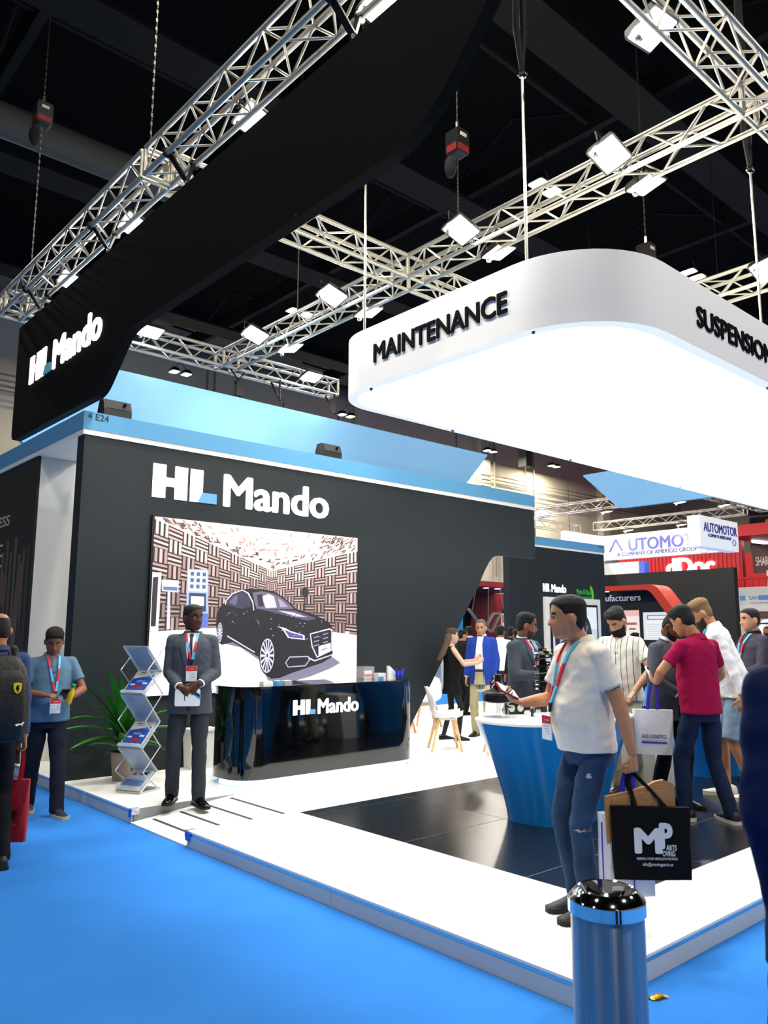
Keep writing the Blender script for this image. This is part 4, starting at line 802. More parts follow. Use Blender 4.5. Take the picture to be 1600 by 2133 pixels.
# ================================================================== litter bin, wrapper
bx0, by0 = 2.843, 1.871
M_steelbin = mat('brushed_steel', '#9aa0a6', .22, metal=1.)
pb_ = M_steelbin.node_tree.nodes['Principled BSDF']; pb_.inputs['Anisotropic'].default_value = .95; pb_.inputs['Anisotropic Rotation'].default_value = .25
nt_ = M_steelbin.node_tree; tg_ = nt_.nodes.new('ShaderNodeTangent'); tg_.direction_type = 'RADIAL'; tg_.axis = 'Z'; nt_.links.new(tg_.outputs[0], pb_.inputs['Tangent'])
tc_ = nt_.nodes.new('ShaderNodeTexCoord'); mp_ = nt_.nodes.new('ShaderNodeMapping'); mp_.inputs['Scale'].default_value = (1, 1, .015)
nz_ = nt_.nodes.new('ShaderNodeTexNoise'); nz_.inputs['Scale'].default_value = 55; nz_.inputs['Detail'].default_value = 5
rm_ = nt_.nodes.new('ShaderNodeMapRange'); rm_.inputs['From Min'].default_value = .3; rm_.inputs['From Max'].default_value = .7; rm_.inputs['To Min'].default_value = .24; rm_.inputs['To Max'].default_value = .48
bm2_ = nt_.nodes.new('ShaderNodeBump'); bm2_.inputs['Strength'].default_value = .12; bm2_.inputs['Distance'].default_value = .01
nt_.links.new(tc_.outputs['Object'], mp_.inputs[0]); nt_.links.new(mp_.outputs[0], nz_.inputs['Vector']); nt_.links.new(nz_.outputs['Fac'], rm_.inputs['Value']); nt_.links.new(rm_.outputs[0], nt_.nodes['Principled BSDF'].inputs['Roughness']); nt_.links.new(nz_.outputs['Fac'], bm2_.inputs['Height']); nt_.links.new(bm2_.outputs[0], nt_.nodes['Principled BSDF'].inputs['Normal'])
t = thing('litter_bin', 'polished steel litter bin with open ring top in the foreground', 'bin', (bx0, by0, 0))
MB().lathe([(.138, 0), (.14, .005), (.14, .60), (.138, .60)], (bx0, by0, 0), 72).build('bin_body', M_steelbin, t, smooth=True)
MB().lathe([(.1405, .585), (.149, .585), (.149, .632), (.146, .638), (.115, .668), (.110, .671), (.105, .668), (.088, .62), (.080, .57), (.078, .57), (.078, .575)], (bx0, by0, 0), 72, caps=False).build('ring_lid', M_chrome, t, smooth=True, angle=25)
MB().lathe([(.08, .50), (.0, .50)], (bx0, by0, 0), 32, caps=False).build('inner_liner', M_part2, t)
t = thing('sweet_wrapper', 'crumpled gold sweet wrapper lying on the blue carpet', 'wrapper', (3.56, 2.10, 0)); random.seed(4)
mb_ = MB(); R = [[(3.52+.016*i, 2.085+.012*j-.006*i, .004+.012*random.random()) for j in range(5)] for i in range(6)]; mb_.rings(R, caps=False, closed=False); mb_.build('foil', mat('gold_foil', '#d9a63a', .25, metal=.9), t)
MB().box((3.535, 2.07, .002), (3.575, 2.115, .004)).build('foil_base', mat('gold_foil'), t)
# ================================================================== neighbouring stands (right background)
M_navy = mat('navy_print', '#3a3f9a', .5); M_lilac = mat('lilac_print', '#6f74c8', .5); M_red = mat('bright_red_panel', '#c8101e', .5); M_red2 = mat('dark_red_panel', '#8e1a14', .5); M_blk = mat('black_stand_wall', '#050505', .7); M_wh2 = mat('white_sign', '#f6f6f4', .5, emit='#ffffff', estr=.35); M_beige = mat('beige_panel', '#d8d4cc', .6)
# AUTOMOTOR ring sign
s1 = thing('ring_sign', 'wide white hanging sign with large lilac letters', 'sign', (30, 16, 4.87))
MB().box((30, 13.6, 4.86), (30.25, 19.25, 5.92)).build('sign_panel', M_wh2, s1); MB().box((27.2, 19.25, 4.86), (30.25, 19.45, 5.92)).build('sign_panel', M_wh2, s1)
lettering('sign_lettering', 'UTOMOTOR', M_lilac, s1, (29.99, 18.0, 5.20), -Y, Z, .50, width=3.85, bold=.03, depth=.01)
MB().prism([(0, 0), (.10, 0), (.36, .46), (.62, 0), (.72, 0), (.41, .56), (.31, .56)], lambda p: (29.99, 18.98-p[0]*1.0, 5.20+p[1]*.95), lambda p: (29.98, 18.98-p[0]*1.0, 5.20+p[1]*.95)).build('sign_letter', M_lilac, s1)
lettering('sign_lettering', 'A COMPANY OF AMERIGO GROUP', M_navy, s1, (29.99, 18.58, 4.98), -Y, Z, .17, width=3.6, bold=.012, depth=.008)
MB().tube([(29.98, 14.70+.2*math.cos(a), 5.06+.2*math.sin(a)) for a in [2*PI*i/24 for i in range(25)]], .012, 5).build('sign_emblem', mat('grey_print', '#8a8aa0', .5), s1)
MB().prism([(0, 0), (.02, 0), (.10, .2), (.18, 0), (.20, 0), (.11, .24), (.09, .24)], lambda p: (29.99, 14.80-p[0], 4.97+p[1]), lambda p: (29.98, 14.80-p[0], 4.97+p[1])).build('sign_emblem', mat('grey_print'), s1)
s2 = thing('box_sign', 'small white box sign with navy letters hanging before the lilac lettered sign', 'sign', (26, 12.6, 5))
MB().box((23.46, 11.6, 4.38), (26.08, 12.0, 5.36)).build('sign_panel', M_wh2, s2)
lettering('sign_lettering', 'AUTOMOTOR', M_navy, s2, (23.70, 11.595, 4.88), X, Z, .29, width=2.28, bold=.02, depth=.01); lettering('sign_lettering', 'A COMPANY OF AMERIGO GROUP', M_navy, s2, (23.95, 11.595, 4.72), X, Z, .10, width=1.6, bold=.02, depth=.008)
MB().tube([(25.75+.11*math.cos(a), 11.59, 4.66+.1*math.sin(a)) for a in [2*PI*i/20 for i in range(21)]], .012, 5).build('sign_emblem', M_navy, s2)
for xx in (23.8, 25.7): MB().cyl((xx, 11.8, 5.36), (xx, 11.8, 13.0), .008, n=5).build('hanging_wire', M_strap, s2)
for xx, yy in ((30.1, 14), (30.1, 18.5), (27.6, 19.3)): MB().cyl((xx, yy, 5.92), (xx, yy, 13.0), .01, n=5).build('hanging_wire', M_strap, s1)
G2 = 'trusses of the neighbouring stand'
T2 = [box_truss('lighting_truss', 'far aluminium truss above the lilac lettered sign, '+n, a, b, zb=z, sec=.34, pitch=.5, group=G2) for n, a, b, z in (('rear run', (24.6, 20.4), (24.6, 12.2), 6.15), ('front run', (30.0, 19.6), (30.0, 13.0), 6.2), ('left cross run', (24.8, 20.4), (29.8, 20.4), 6.15), ('right cross run', (24.8, 12.2), (29.8, 12.2), 6.2))]
for p, lab in (((24.6, 19.2, 6.02), 'left'), ((24.6, 15.6, 6.02), 'middle'), ((30.0, 18.0, 6.06), 'front left'), ((30.0, 15.6, 6.06), 'front middle'), ((26.5, 12.2, 6.06), 'right'), ((24.6, 12.8, 6.02), 'rightmost')): flood(p, -6, -6, 'small far floodlight above the lilac lettered sign, '+lab, .8, hold=(p[0]+.15, p[1], p[2]+.20))
# black stand with red arch
bs_ = thing('black_stand', 'large plain black exhibition stand wall under the lilac lettered sign', 'stand', (29, 16, 0))
MB().box((29, 13.15, 0), (29.3, 19.6, 4.14)).build('stand_wall', M_blk, bs_)
MB().box((29.02, 17.0, 4.14), (29.4, 20.5, 4.62)).build('white_parapet', mat('cream_panel', '#e4e0d6', .6), bs_); MB().box((29.01, 16.75, 4.14), (29.4, 17.0, 4.62)).build('blue_block', mat('blue_block', '#4a63c8', .5), bs_)
ar = thing('red_arch_stand', 'black stand with a red arched edge and pale lettering behind the bearded man', 'stand', (24, 13.5, 0))
AX = 24.0
outer = round_poly([(17.2, 3.28), (13.2, 3.28), (12.45, 2.25), (12.4, 0), (17.2, 0)], [0, .5, .3, 0, 0]); inner = round_poly([(17.2, 3.12), (13.42, 3.12), (12.72, 2.15), (12.7, 0), (17.2, 0)], [0, .45, .3, 0, 0])
MB().prism(inner, lambda p: (AX+.05, p[0], p[1]), lambda p: (AX+.3, p[0], p[1])).build('stand_wall', mat('charcoal_stand', '#0e0e10', .6), ar)
ring_ = round_poly([(17.2, 3.28), (13.2, 3.28), (12.45, 2.25)], [0, .5, 0])+round_poly([(12.72, 2.15), (13.42, 3.12), (17.2, 3.12)], [0, .45, 0])
MB().prism(ring_, lambda p: (AX-.55, p[0], p[1]), lambda p: (AX+.3, p[0], p[1])).build('red_edge', mat('orange_red_panel', '#b02a16', .5), ar)
lettering('stand_lettering', 'Manufacturers', mat('grey_letter', '#cfcfcf', .5, emit='#cfcfcf', estr=.3), ar, (AX+.04, 15.98, 2.80), -Y, Z, .22, width=1.9, bold=.008, depth=.006)
pc = [('#f3e4e2', R4(0, 0, .85, 1.15)), ('#e9b9b4', R4(0, .95, .85, 1.15)), ('#9a4e48', [(.3, .1), (.36, .1), (.36, .7), (.3, .7)]), ('#7d4a46', R4(.45, .1, .7, .16)), ('#8a5a54', R4(.45, .3, .7, .36)), ('#8a5a54', R4(.45, .5, .7, .56)), ('#a85f58', R4(.3, .66, .75, .74))]
picture('lit_panel', ar, (AX+.045, 15.01, 1.33), -Y, Z, pc, P_tv); pc = [('#d8e2ea', R4(0, 0, 1.2, .9)), ('#eef2f5', R4(.08, .1, 1.1, .62)), ('#33383d', R4(.15, .66, 1.15, .80)), ('#e8eef2', R4(.18, .68, 1.12, .78))]+[('#b9c2c9', R4(.12, .14+.06*k, .7, .16+.06*k)) for k in range(7)]
picture('lit_panel', ar, (AX+.045, 14.02, 1.5), -Y, Z, pc, P_tv)
for yy in (15.9, 15.2): MB().cyl((AX-.2, yy, 3.115), (AX-.2, yy, 3.12), .08, n=14).build('downlight', M_glow, ar)
# red stand with lit lettering, mezzanine
rs = thing('red_stand', 'bright red stand with glowing white lettering behind the black wall', 'stand', (36, 18, 0))
RX = 36.
MB().box((RX, 15.9, 0), (RX+.3, 22.2, 6.0)).build('red_wall', M_red, rs)
for k in range(30): MB().box((RX-.03, 16.0+k*.2, 0), (RX, 16.1+k*.2, 6.0)).build('red_slat', M_red, rs)
lettering('glowing_lettering', 'dDoc', mat('glow_letter', '#ffffff', .5, emit='#ffe6e6', estr=4.), rs, (RX-.05, 19.55, 4.55), -Y, Z, .78, width=2.35, bold=.05, depth=.02)
MB().box((34.5, 12.2, 5.95), (46, 15.9, 6.45)).build('red_canopy', M_red, rs); MB().box((44.5, 14.0, 0), (44.8, 20, 6.2)).build('red_wall', M_red, rs)
MB().cyl((36.5, 15.6, 5.9), (43, 14.4, 5.9), .05, n=6).build('light_tube', M_glow, rs)
sh = thing('city_screen', 'dark red screen with a white city name on the red upper deck', 'screen', (37, 14.6, 4.8))
MB().box((36.5, 14.35, 4.45), (36.6, 15.65, 5.75)).build('screen_body', mat('maroon_screen', '#4a1620', .4), sh); lettering('screen_lettering', 'SHARJAH', mat('pale_letter', '#d8c8c8', .5, emit='#d8c8c8', estr=.3), sh, (36.495, 15.50, 4.78), -Y, Z, .42, width=.92, depth=.005); MB().box((36.48, 14.42, 4.8), (36.495, 14.56, 5.65)).build('white_bar', M_wh2, sh)
dk = thing('upper_deck', 'white upper deck front with red railings and panel signs', 'stand', (33, 12, 0))
MB().box((33, 6.5, 3.95), (33.2, 15.1, 4.05)).build('handrail', M_red, dk)
for k in range(26): MB().box((33.02, 8.0+k*.27, 3.55), (33.06, 8.05+k*.27, 3.95)).build('baluster', M_red, dk)
MB().prism(rbox_poly(12.95, 2.62, 14.85, 3.62, .12, 4), lambda p: (32.9, p[0], p[1]), lambda p: (33.0, p[0], p[1])).build('panel_sign', M_beige, dk); MB().prism(rbox_poly(10.95, 2.62, 12.85, 3.62, .12, 4), lambda p: (32.9, p[0], p[1]), lambda p: (33.0, p[0], p[1])).build('panel_sign', M_beige, dk)
MB().box((33.0, 6.5, 0), (33.3, 15.0, 3.55)).build('deck_wall', mat('deck_white', '#cfcac2', .6), dk)
for y0, y1, c in ((14.45, 14.75, '#2a2a80'), (13.95, 14.45, '#8a1a3a'), (13.5, 13.95, '#6b4a34'), (12.9, 13.25, '#c83a5a'), (11.9, 12.4, '#b02a4a')): MB().box((32.93, y0, 2.38), (33.0, y1, 2.58)).build('colour_block', mat('cb'+c, c, .6), dk)
MB().box((32.9, 10.5, 1.95), (33.0, 14.75, 2.0)).build('light_strip', M_wh2, dk)
MB().box((32.895, 13.1, 3.08), (32.9, 13.95, 3.28)).build('blue_bar', mat('sky_block', '#5a9ad8', .5), dk); lettering('panel_lettering', 'SANDEN', mat('steel_blue_print', '#5d86b8', .5), dk, (32.893, 14.35, 3.1), -Y, Z, .16, width=.85, bold=.01, depth=.003); MB().box((32.895, 14.50, 3.08), (32.9, 14.72, 3.28)).build('blue_bar', mat('sky_block'), dk)
lettering('panel_lettering', 'Delivering Excellence', mat('grey_print'), dk, (32.893, 14.3, 2.95), -Y, Z, .06, width=.9, depth=.003)
MB().tube([(32.89, 12.42+.18*math.cos(a), 3.15+.18*math.sin(a)) for a in [2*PI*i/20 for i in range(21)]], .012, 5).build('round_emblem', mat('maroon_print', '#8a2a3a', .5), dk); lettering('emblem_letter', 'S', mat('maroon_print'), dk, (32.893, 12.50, 3.05), -Y, Z, .22, bold=.02, depth=.003)
for k, (y0, c) in enumerate(((13.75, '#e9e6dd'), (13.2, '#e0dccf'))):
    b_ = thing('carton', ('white striped carton on the upper deck', 'cream striped carton on the upper deck')[k], 'carton', (33.6, y0, 4.05)); MB().box((33.3, y0-.5, 3.62), (33.8, y0, 4.3)).build('carton_body', mat('ct'+c, c, .7), b_); MB().box((33.29, y0-.42, 3.62), (33.3, y0-.34, 4.3)).build('stripe', mat('cb#2a2a80', '#2a2a80', .6), b_)
ws = thing('washroom_sign', 'navy sign with a yellow figure pictogram on the far wall', 'sign', (49, 20, 7))
MB().box((49.4, 18.6, 6.9), (49.55, 21.2, 8.9)).build('sign_board', mat('navy_board', '#141c3a', .6), ws)
fy = 20.1
mb_ = MB(); mb_.prism(ell(fy, 8.55, .16, .16, 14), lambda p: (49.40, p[0], p[1]), lambda p: (49.37, p[0], p[1])); mb_.prism([(fy-.28, 8.33), (fy+.28, 8.33), (fy+.28, 7.6), (fy+.18, 7.6), (fy+.18, 7.0), (fy-.18, 7.0), (fy-.18, 7.6), (fy-.28, 7.6)], lambda p: (49.40, p[0], p[1]), lambda p: (49.37, p[0], p[1])); mb_.build('pictogram', mat('yellow_print', '#d8cc2a', .5), ws)
MB().box((49.3, 14, 9.1), (49.8, 21.4, 10.1)).build('upper_board', mat('brown_board', '#3a2620', .7), ws)
ps = thing('wall_screen', 'small dark screen hanging on the far wall beside the truss', 'screen', (31.9, 25.3, 7.4)); MB().box((31.0, 25.3, 7.0), (32.6, 25.5, 7.9)).build('screen_case', mat('dark_case', '#1a2029', .5), ps); MB().box((31.4, 25.28, 7.1), (32.1, 25.3, 7.7)).build('screen_glass', mat('dim_screen', '#5a7486', .3, emit='#5a7486', estr=.4), ps)
ls = thing('hanging_loudspeaker', 'dark loudspeaker hanging on a cable before the far wall', 'speaker', (30.8, 24, 10)); MB().box((30.6, 23.8, 9.9), (31.1, 24.3, 11.0)).build('cabinet', mat('grey_case', '#3a3a38', .6), ls); MB().cyl((30.85, 24.05, 11.0), (30.85, 24.05, 13.0), .02, n=5).cyl((30.85, 24.05, 6.6), (30.85, 24.05, 9.9), .015, n=5).build('cable', M_pipe, ls)
# ================================================================== stand seen through the doorway
dw = thing('red_canopy_stand', 'stand with dark red canopy and hanging zigzag letter seen through the doorway', 'stand', (20, 18, 0))
MB().box((18.2, 17.0, 3.20), (23.2, 20.0, 3.37)).build('canopy', M_red2, dw)
MB().box((17.0, 19.8, 0), (24.2, 20.0, 3.20)).build('black_wall', M_blk, dw); MB().prism([(21.6, 0), (23.2, 0), (23.75, 3.2), (22.0, 3.2)], lambda p: (p[0], 19.7, p[1]), lambda p: (p[0], 19.79, p[1])).build('red_wall', M_red2, dw)
MB().box((18.2, 18.4, 0), (19.55, 18.6, 2.30)).build('beige_wall', M_beige, dw); MB().box((17.9, 17.2, 0), (18.35, 17.4, 2.1)).build('beige_wall', M_beige, dw); MB().box((18.36, 17.2, 0), (18.70, 17.4, 2.35)).build('blue_stripe', mat('sky_stripe', '#3aa0cc', .5), dw)
for xx in (20.3, 20.9): MB().cyl((xx, 17.6, 3.195), (xx, 17.6, 3.2), .1, n=14).build('downlight', M_glow, dw)
M_sv = mat('silver_paint', '#8d8a80', .4, metal=.5)
zz_ = [(18.75, 2.45), (19.35, 1.9), (19.85, 1.75), (20.28, 2.34), (19.95, 2.34), (19.6, 1.95)]
for i in range(5): a, b = zz_[i], zz_[i+1]; MB().cyl((a[0], 17.0, a[1]), (b[0], 17.0, b[1]), .055, n=4).build('letter_bar', M_sv, dw)
for xa, za, xb, zb_ in ((19.78, 3.2, 19.74, 1.75), (20.35, 3.2, 20.65, 2.12), (20.9, 3.2, 20.62, 2.12), (20.65, 2.12, 20.45, 1.3), (20.62, 2.12, 20.8, 1.3), (19.2, 3.2, 18.95, 2.35)): MB().cyl((xa, 17.05, za), (xb, 17.05, zb_), .013, n=5).build('hanging_cable', M_alu, dw)
picture('lit_panel', dw, (23.55, 19.69, 1.45), X, Z, [('#c9b3b8', R4(0, 0, 1.0, 1.0)), ('#d8404a', [(0, 0), (1.0, 0), (.8, .5), (.25, .55), (0, .3)]), ('#efe6ea', R4(.45, .55, .95, .95)), ('#8a6a74', R4(.05, .65, .4, .95))], P_tv)
lettering('wall_lettering', 'ZE', mat('grey_paint', '#8a8d88', .6), dw, (23.0, 19.69, 1.15), X, Z, .36, width=.75, bold=.05, depth=.01)
# ================================================================== people: builder
def skin(c): return mat('skin'+c, c, .5, spec=.35, var=.06, vscale=30)
def cloth(name, c, rough=.85, **kw): return mat(name, c, rough, spec=.2, bump=kw.pop('bump', .25), bscale=kw.pop('bscale', 22), bdetail=2, **kw)
def remesh(mb, voxel, smooth=3, wrinkle=0., seed=0.):
    me = bpy.data.meshes.new('tmp'); me.from_pydata([tuple(p) for p in mb.v], [], mb.f)
    o = bpy.data.objects.new('tmp', me)
    r = o.modifiers.new('r', 'REMESH'); r.mode = 'VOXEL'; r.voxel_size = voxel; r.adaptivity = 0
    if smooth: s = o.modifiers.new('s', 'SMOOTH'); s.factor = .5; s.iterations = smooth
    out = evaluated_mesh(o); bpy.data.meshes.remove(me)
    out.polygons.foreach_set('use_smooth', [True]*len(out.polygons))
    if wrinkle:
        nv_ = len(out.vertices); co = np.empty(nv_*3, np.float32); no = np.empty(nv_*3, np.float32)
        out.vertices.foreach_get('co', co); out.vertices.foreach_get('normal', no); co = co.reshape(-1, 3)
        am = np.array([.7*noise.noise((x*6+seed, y*6, z*13+3*x))+1.1*(.28-abs(noise.noise((x*4.5, y*4.5+seed, z*9+4*x+3*y))))+.7*(.25-abs(noise.noise((x*10+seed, y*10, z*17-9*x+6*y)))) for x, y, z in co.tolist()], np.float32)
        out.vertices.foreach_set('co', (co+no.reshape(-1, 3)*(am*wrinkle)[:, None]).ravel())
    out.update(); return out
def part_mesh(name, me, m, parent, **kw):
    me.name = name; me.materials.clear(); me.materials.append(m); return add_obj(name, me, parent, **kw)
def capsule(mb, a, b, r1, r2, n=14):
    mb.cyl(a, b, r1, r2, n); mb.sphere(a, r1, n, 8); mb.sphere(b, r2, n, 8)
def chainc(mb, pts, rr, n=14):
    for i in range(len(pts)-1): capsule(mb, pts[i], pts[i+1], rr[i], rr[i+1], n)
def ik(a, b, l1, l2, pole):
    a = Vector(a); b = Vector(b); d = b-a; L = min(d.length, (l1+l2)*.999); dn = d.normalized(); b = a+dn*L
    x = (l1*l1-l2*l2+L*L)/(2*L); h = math.sqrt(max(0, l1*l1-x*x)); p = Vector(pole); p = (p-dn*p.dot(dn)).normalized()
    return a+dn*x+p*h, b
def interp(x, xp, fp): return float(np.interp(x, xp, fp))
def sstep(t): t = max(0., min(1., t)); return t*t*(3-2*t)
HZ = [-.118, -.116, -.105, -.09, -.07, -.05, -.03, -.005, .015, .04, .07, .095, .112, .118]
HF = [.040, .066, .078, .083, .086, .087, .086, .086, .090, .092, .086, .070, .045, .0]
HB = [.0, -.010, -.030, -.050, -.070, -.085, -.096, -.102, -.104, -.103, -.098, -.085, -.060, -.03]
HW = [.012, .025, .044, .056, .065, .071, .0745, .0760, .0765, .0755, .071, .060, .040, .012]
def head_grid(nz=40, na=52, jaw=1.):
    G_ = []
    for i in range(nz+1):
        z = -.118*math.cos(PI*i/nz); f, b, w = interp(z, HZ, HF), interp(z, HZ, HB), interp(z, HZ, HW)
        if z < -.03: w *= 1+(jaw-1)*min(1, (-.03-z)/.05)
        yc = (f+b)/2; ry = (f-b)/2; ring_ = []
        for k in range(na):
            a = 2*PI*k/na; c, s = math.cos(a), math.sin(a)
            x = w*math.copysign(abs(c)**.88, c); y = yc+ry*math.copysign(abs(s)**.92, s)
            if y > 0:
                ax = abs(x)
                na_ = interp(z, [-.056, -.050, -.042, -.034, -.02, 0, .02, .035], [0, .013, .027, .031, .023, .012, .004, 0]); nw = interp(z, [-.05, -.035, -.01, .02], [.017, .016, .012, .011])
                y += na_*math.exp(-(x/nw)**2)+.007*math.exp(-((ax-.0125)/.006)**2-((z+.042)/.007)**2)
                y -= .010*math.exp(-((ax-.031)/.016)**2-((z-.0)/.012)**2)
                y += .004*math.exp(-((ax-.028)/.024)**2-((z-.021)/.008)**2)
                y += .0055*math.exp(-(x/.022)**2-((z+.0665)/.0055)**2)+.006*math.exp(-(x/.019)**2-((z+.080)/.006)**2)-.004*math.exp(-(x/.024)**2-((z+.0735)/.003)**2)
                y += .006*math.exp(-(x/.018)**2-((z+.106)/.012)**2)
            ring_.append(Vector((x, y, z)))
        G_.append(ring_)
    return G_
def hair_mask(p, style):
    x, y, z = p; zl = interp(y, [-.11, -.06, -.038, -.032, .012, .022, .04, .066, .10], [-.085, -.072, -.052, .018, .018, .0, .034, .062, .074])
    if style == 'receding': zl += .022*sstep((y-.03)/.04)*(1 if abs(x) > .02 else .5)
    m = sstep((z-zl)/.012)
    if style == 'bald': m *= 1-sstep((z-.055)/.02)*sstep((y+.105)/.03)
    if style == 'crown': m *= 1-sstep((z-.07)/.02)*(1-sstep((abs(y+.05)-.045)/.02))
    return m
def beard_mask(p, full):
    x, y, z = p; ax = abs(x)
    m = sstep((-.046-z+.62*max(0, .045-y))/.014)*sstep((y-.0)/.02)
    m *= 1-.95*math.exp(-(x/.024)**2-((z+.073)/.010)**2)
    ms = math.exp(-((ax-.013)/.018)**2-((z+.0575)/.005)**2)*(1 if y > .03 else 0)
    return max(m, ms if full else ms*.8)
def add_hand(mb, W, d, n, side, curl=.4, s=1., spread=.0, thumb=.4):
    d = Vector(d).normalized(); n = Vector(n); n = (n-d*n.dot(d)).normalized(); t = d.cross(n)*(1 if side > 0 else -1); W = Vector(W)
    R = []
    for f, hw, th in ((-.03, .026, .02), (0, .028, .019), (.03, .036, .017), (.065, .042, .0155), (.092, .041, .013)):
        c = W+d*(f*s); R.append([c+t*(hw*s*math.cos(2*PI*k/16))+n*(th*s*math.sin(2*PI*k/16)) for k in range(16)])
    mb.rings(R)
    for off, L, r in ((.031, .070, .0092), (.0105, .079, .0096), (-.0105, .073, .0092), (-.031, .057, .0082)):
        p = W+d*(.088*s)+t*(off*s); a = .12; dd = (d+t*(off*spread*10)).normalized(); pts = [p]; rr = [r*s*1.08]
        for fr, an in ((.46, .85*curl), (.30, 1.25*curl), (.24, .9*curl)):
            a += an; p = p+(dd*math.cos(a)+n*math.sin(a))*(L*fr*s); pts.append(p); rr.append(r*s*(1-.07*len(pts)))
        chainc(mb, pts, rr, 8)
    p = W+d*(.022*s)+t*(.026*s); pts = [p]; dd = (d*.62+t*.72+n*.22).normalized()
    for L, k in ((.042, 0), (.032, .5), (.026, .9)):
        q = (dd*(1-thumb*k*.6)+d*(.35*k)+n*(thumb*k)-t*(.5*k*thumb)).normalized(); p = p+q*(L*s); pts.append(p)
    chainc(mb, pts, [.0135*s, .0115*s, .0105*s, .0085*s], 8)
    return W+d*(.09*s)+n*(.025*s)
TORSO = [(.86, .178, .125, 0, .3), (.95, .176, .128, .005, .6), (1.05, .170, .128, .01, 1.), (1.15, .173, .129, .01, .8), (1.27, .176, .128, .005, .2), (1.36, .178, .122, -.002, 0), (1.42, .165, .104, -.010, 0), (1.465, .122, .082, -.018, 0), (1.495, .074, .066, -.020, 0), (1.512, .062, .062, -.018, 0)]
def torso_rings(T, grow=0., belly=0., wid=1., hem=.86, flare=0., n=28, top=1.6):
    rows = [r for r in TORSO if r[0] > hem+.01 and r[0] <= top]; h = TORSO[0]; rows = [(hem, h[1]*1+flare, h[2]+flare*.7, 0, .3)]+rows; R = []
    for z, rx, ry, yo, bf in rows:
        ry2 = ry+belly*bf; yo2 = yo+belly*bf*.45; g = grow if z < 1.44 else grow*.5
        R.append([T(((rx*wid+g)*math.copysign(abs(math.cos(a))**.9, math.cos(a)), yo2+(ry2+g)*math.sin(a), z)) for a in [2*PI*k/n for k in range(n)]])
    return R
def person(label, px, depth, z0, heading, H, pose={}, top={}, legs={}, head={}, skin_c='#8d5a3c', vox=.006, gvox=.010, group=None, loc=None):
    ray = cz+cR*((px-800)/F_PX)-cU*((1310-1066.5)/F_PX); P_ = loc or (ray.x*depth, ray.y*depth)
    hr = math.radians(heading); hv = FH*math.cos(hr)+RH*math.sin(hr); th = math.atan2(hv.y, hv.x)-PI/2
    root = thing('person', label, 'person', (P_[0], P_[1], z0), th, group); S = H/1.75; root.scale = (S, S, S)
    MWm = Matrix.Translation(Vector((P_[0], P_[1], z0))) @ Matrix.Rotation(th, 4, 'Z') @ Matrix.Scale(S, 4); WM[root] = MWm
    lean = math.radians(pose.get('lean', 0)); tw = math.radians(pose.get('twist', 0)); sd = pose.get('shift', (0, 0)); dz = pose.get('drop', 0.)
    def T(p):
        x, y, z = p; h = z-.93; t = sstep((z-.88)/.34); a = lean*t; w = tw*t
        y2 = y*math.cos(a)+h*math.sin(a); z2 = .93-y*math.sin(a)+h*math.cos(a)
        return Vector((x*math.cos(w)-y2*math.sin(w)+sd[0]*t, x*math.sin(w)+y2*math.cos(w)+sd[1]*t, z2-dz))
    sk = skin(skin_c); wid = top.get('wid', 1.); belly = top.get('belly', 0.); fem = top.get('female', False); sw = (.172 if not fem else .160)*wid
    body = MB(); kind = top.get('kind', 'shirt'); seed = px*.01
    # ---- arms
    arms = {}
    for nm, sg in (('R', 1), ('L', -1)):
        sh = T((sg*sw, -.012, 1.418)); wt = Vector(pose.get('hand'+nm, (sg*.27, .03, .83)))
        el, wr = ik(sh, wt, .288, .262, pose.get('elbow'+nm, (sg*.7, -.8, -.1))); arms[nm] = (sh, el, wr)
        k_ = .86 if fem else 1.; sl_ = .80 if kind in ('shirt', 'jacket') else 1.
        chainc(body, [sh, sh+(el-sh)*.5, el, el+(wr-el)*.35, wr], [.052*k_*sl_, .047*k_*sl_, .041*k_*sl_, .040*k_*sl_, .027*k_], 12)
        fd = pose.get('dir'+nm, (wr-el).normalized()); pn = pose.get('palm'+nm, (-sg, 0, 0))
        pose['grip'+nm] = add_hand(body, wr+Vector(fd).normalized()*.01, fd, pn, sg, pose.get('curl'+nm, .35), .94 if not fem else .86, thumb=pose.get('thumb'+nm, .4))
    # ---- torso core, neck, head
    body.rings(torso_rings(T, -.022, belly, wid, .90))
    hy, hp, hrl = (math.radians(head.get(k, 0)) for k in ('yaw', 'pitch', 'roll'))
    nb = T((0, -.020, 1.47)); HM0 = Matrix.Rotation(tw, 3, 'Z') @ Matrix.Rotation(-lean*.65, 3, 'X') @ Matrix.Rotation(hy, 3, 'Z') @ Matrix.Rotation(-hp, 3, 'X') @ Matrix.Rotation(hrl, 3, 'Y')
    npos = T((0, .012, 1.512))+Vector(head.get('off', (0, 0, 0))); hc = npos+Matrix.Rotation(tw, 3, 'Z') @ Matrix.Rotation(-lean*.65-hp*.35, 3, 'X') @ Vector((0, .004, .122))
    hs = head.get('size', 1.)
    def HT(p): return hc+HM0 @ (Vector(p)*hs)
    chainc(body, [nb, HT((0, -.022, -.06))], [.060 if not fem else .05, .054 if not fem else .045], 14); chainc(body, [HT((0, -.03, -.085)), HT((0, -.02, -.03))], [.052, .06], 12)
    G_ = head_grid(jaw=head.get('jaw', 1.)); body.rings([[HT(p) for p in r] for r in G_])
    for sg in (-1, 1):
        ear = MB().sphere((0, 0, 0), (.011, .021, .033), 10, 8); M_ = Matrix.Rotation(.55*sg, 3, 'Z') @ Matrix.Rotation(-.2, 3, 'X')
        body.add([HT(Vector((sg*.082, -.014, -.012))+M_ @ Vector(v)) for v in ear.v], ear.f)
        body.sphere(HT((sg*.031, .0625, .0085)), .0105*hs, 10, 8)
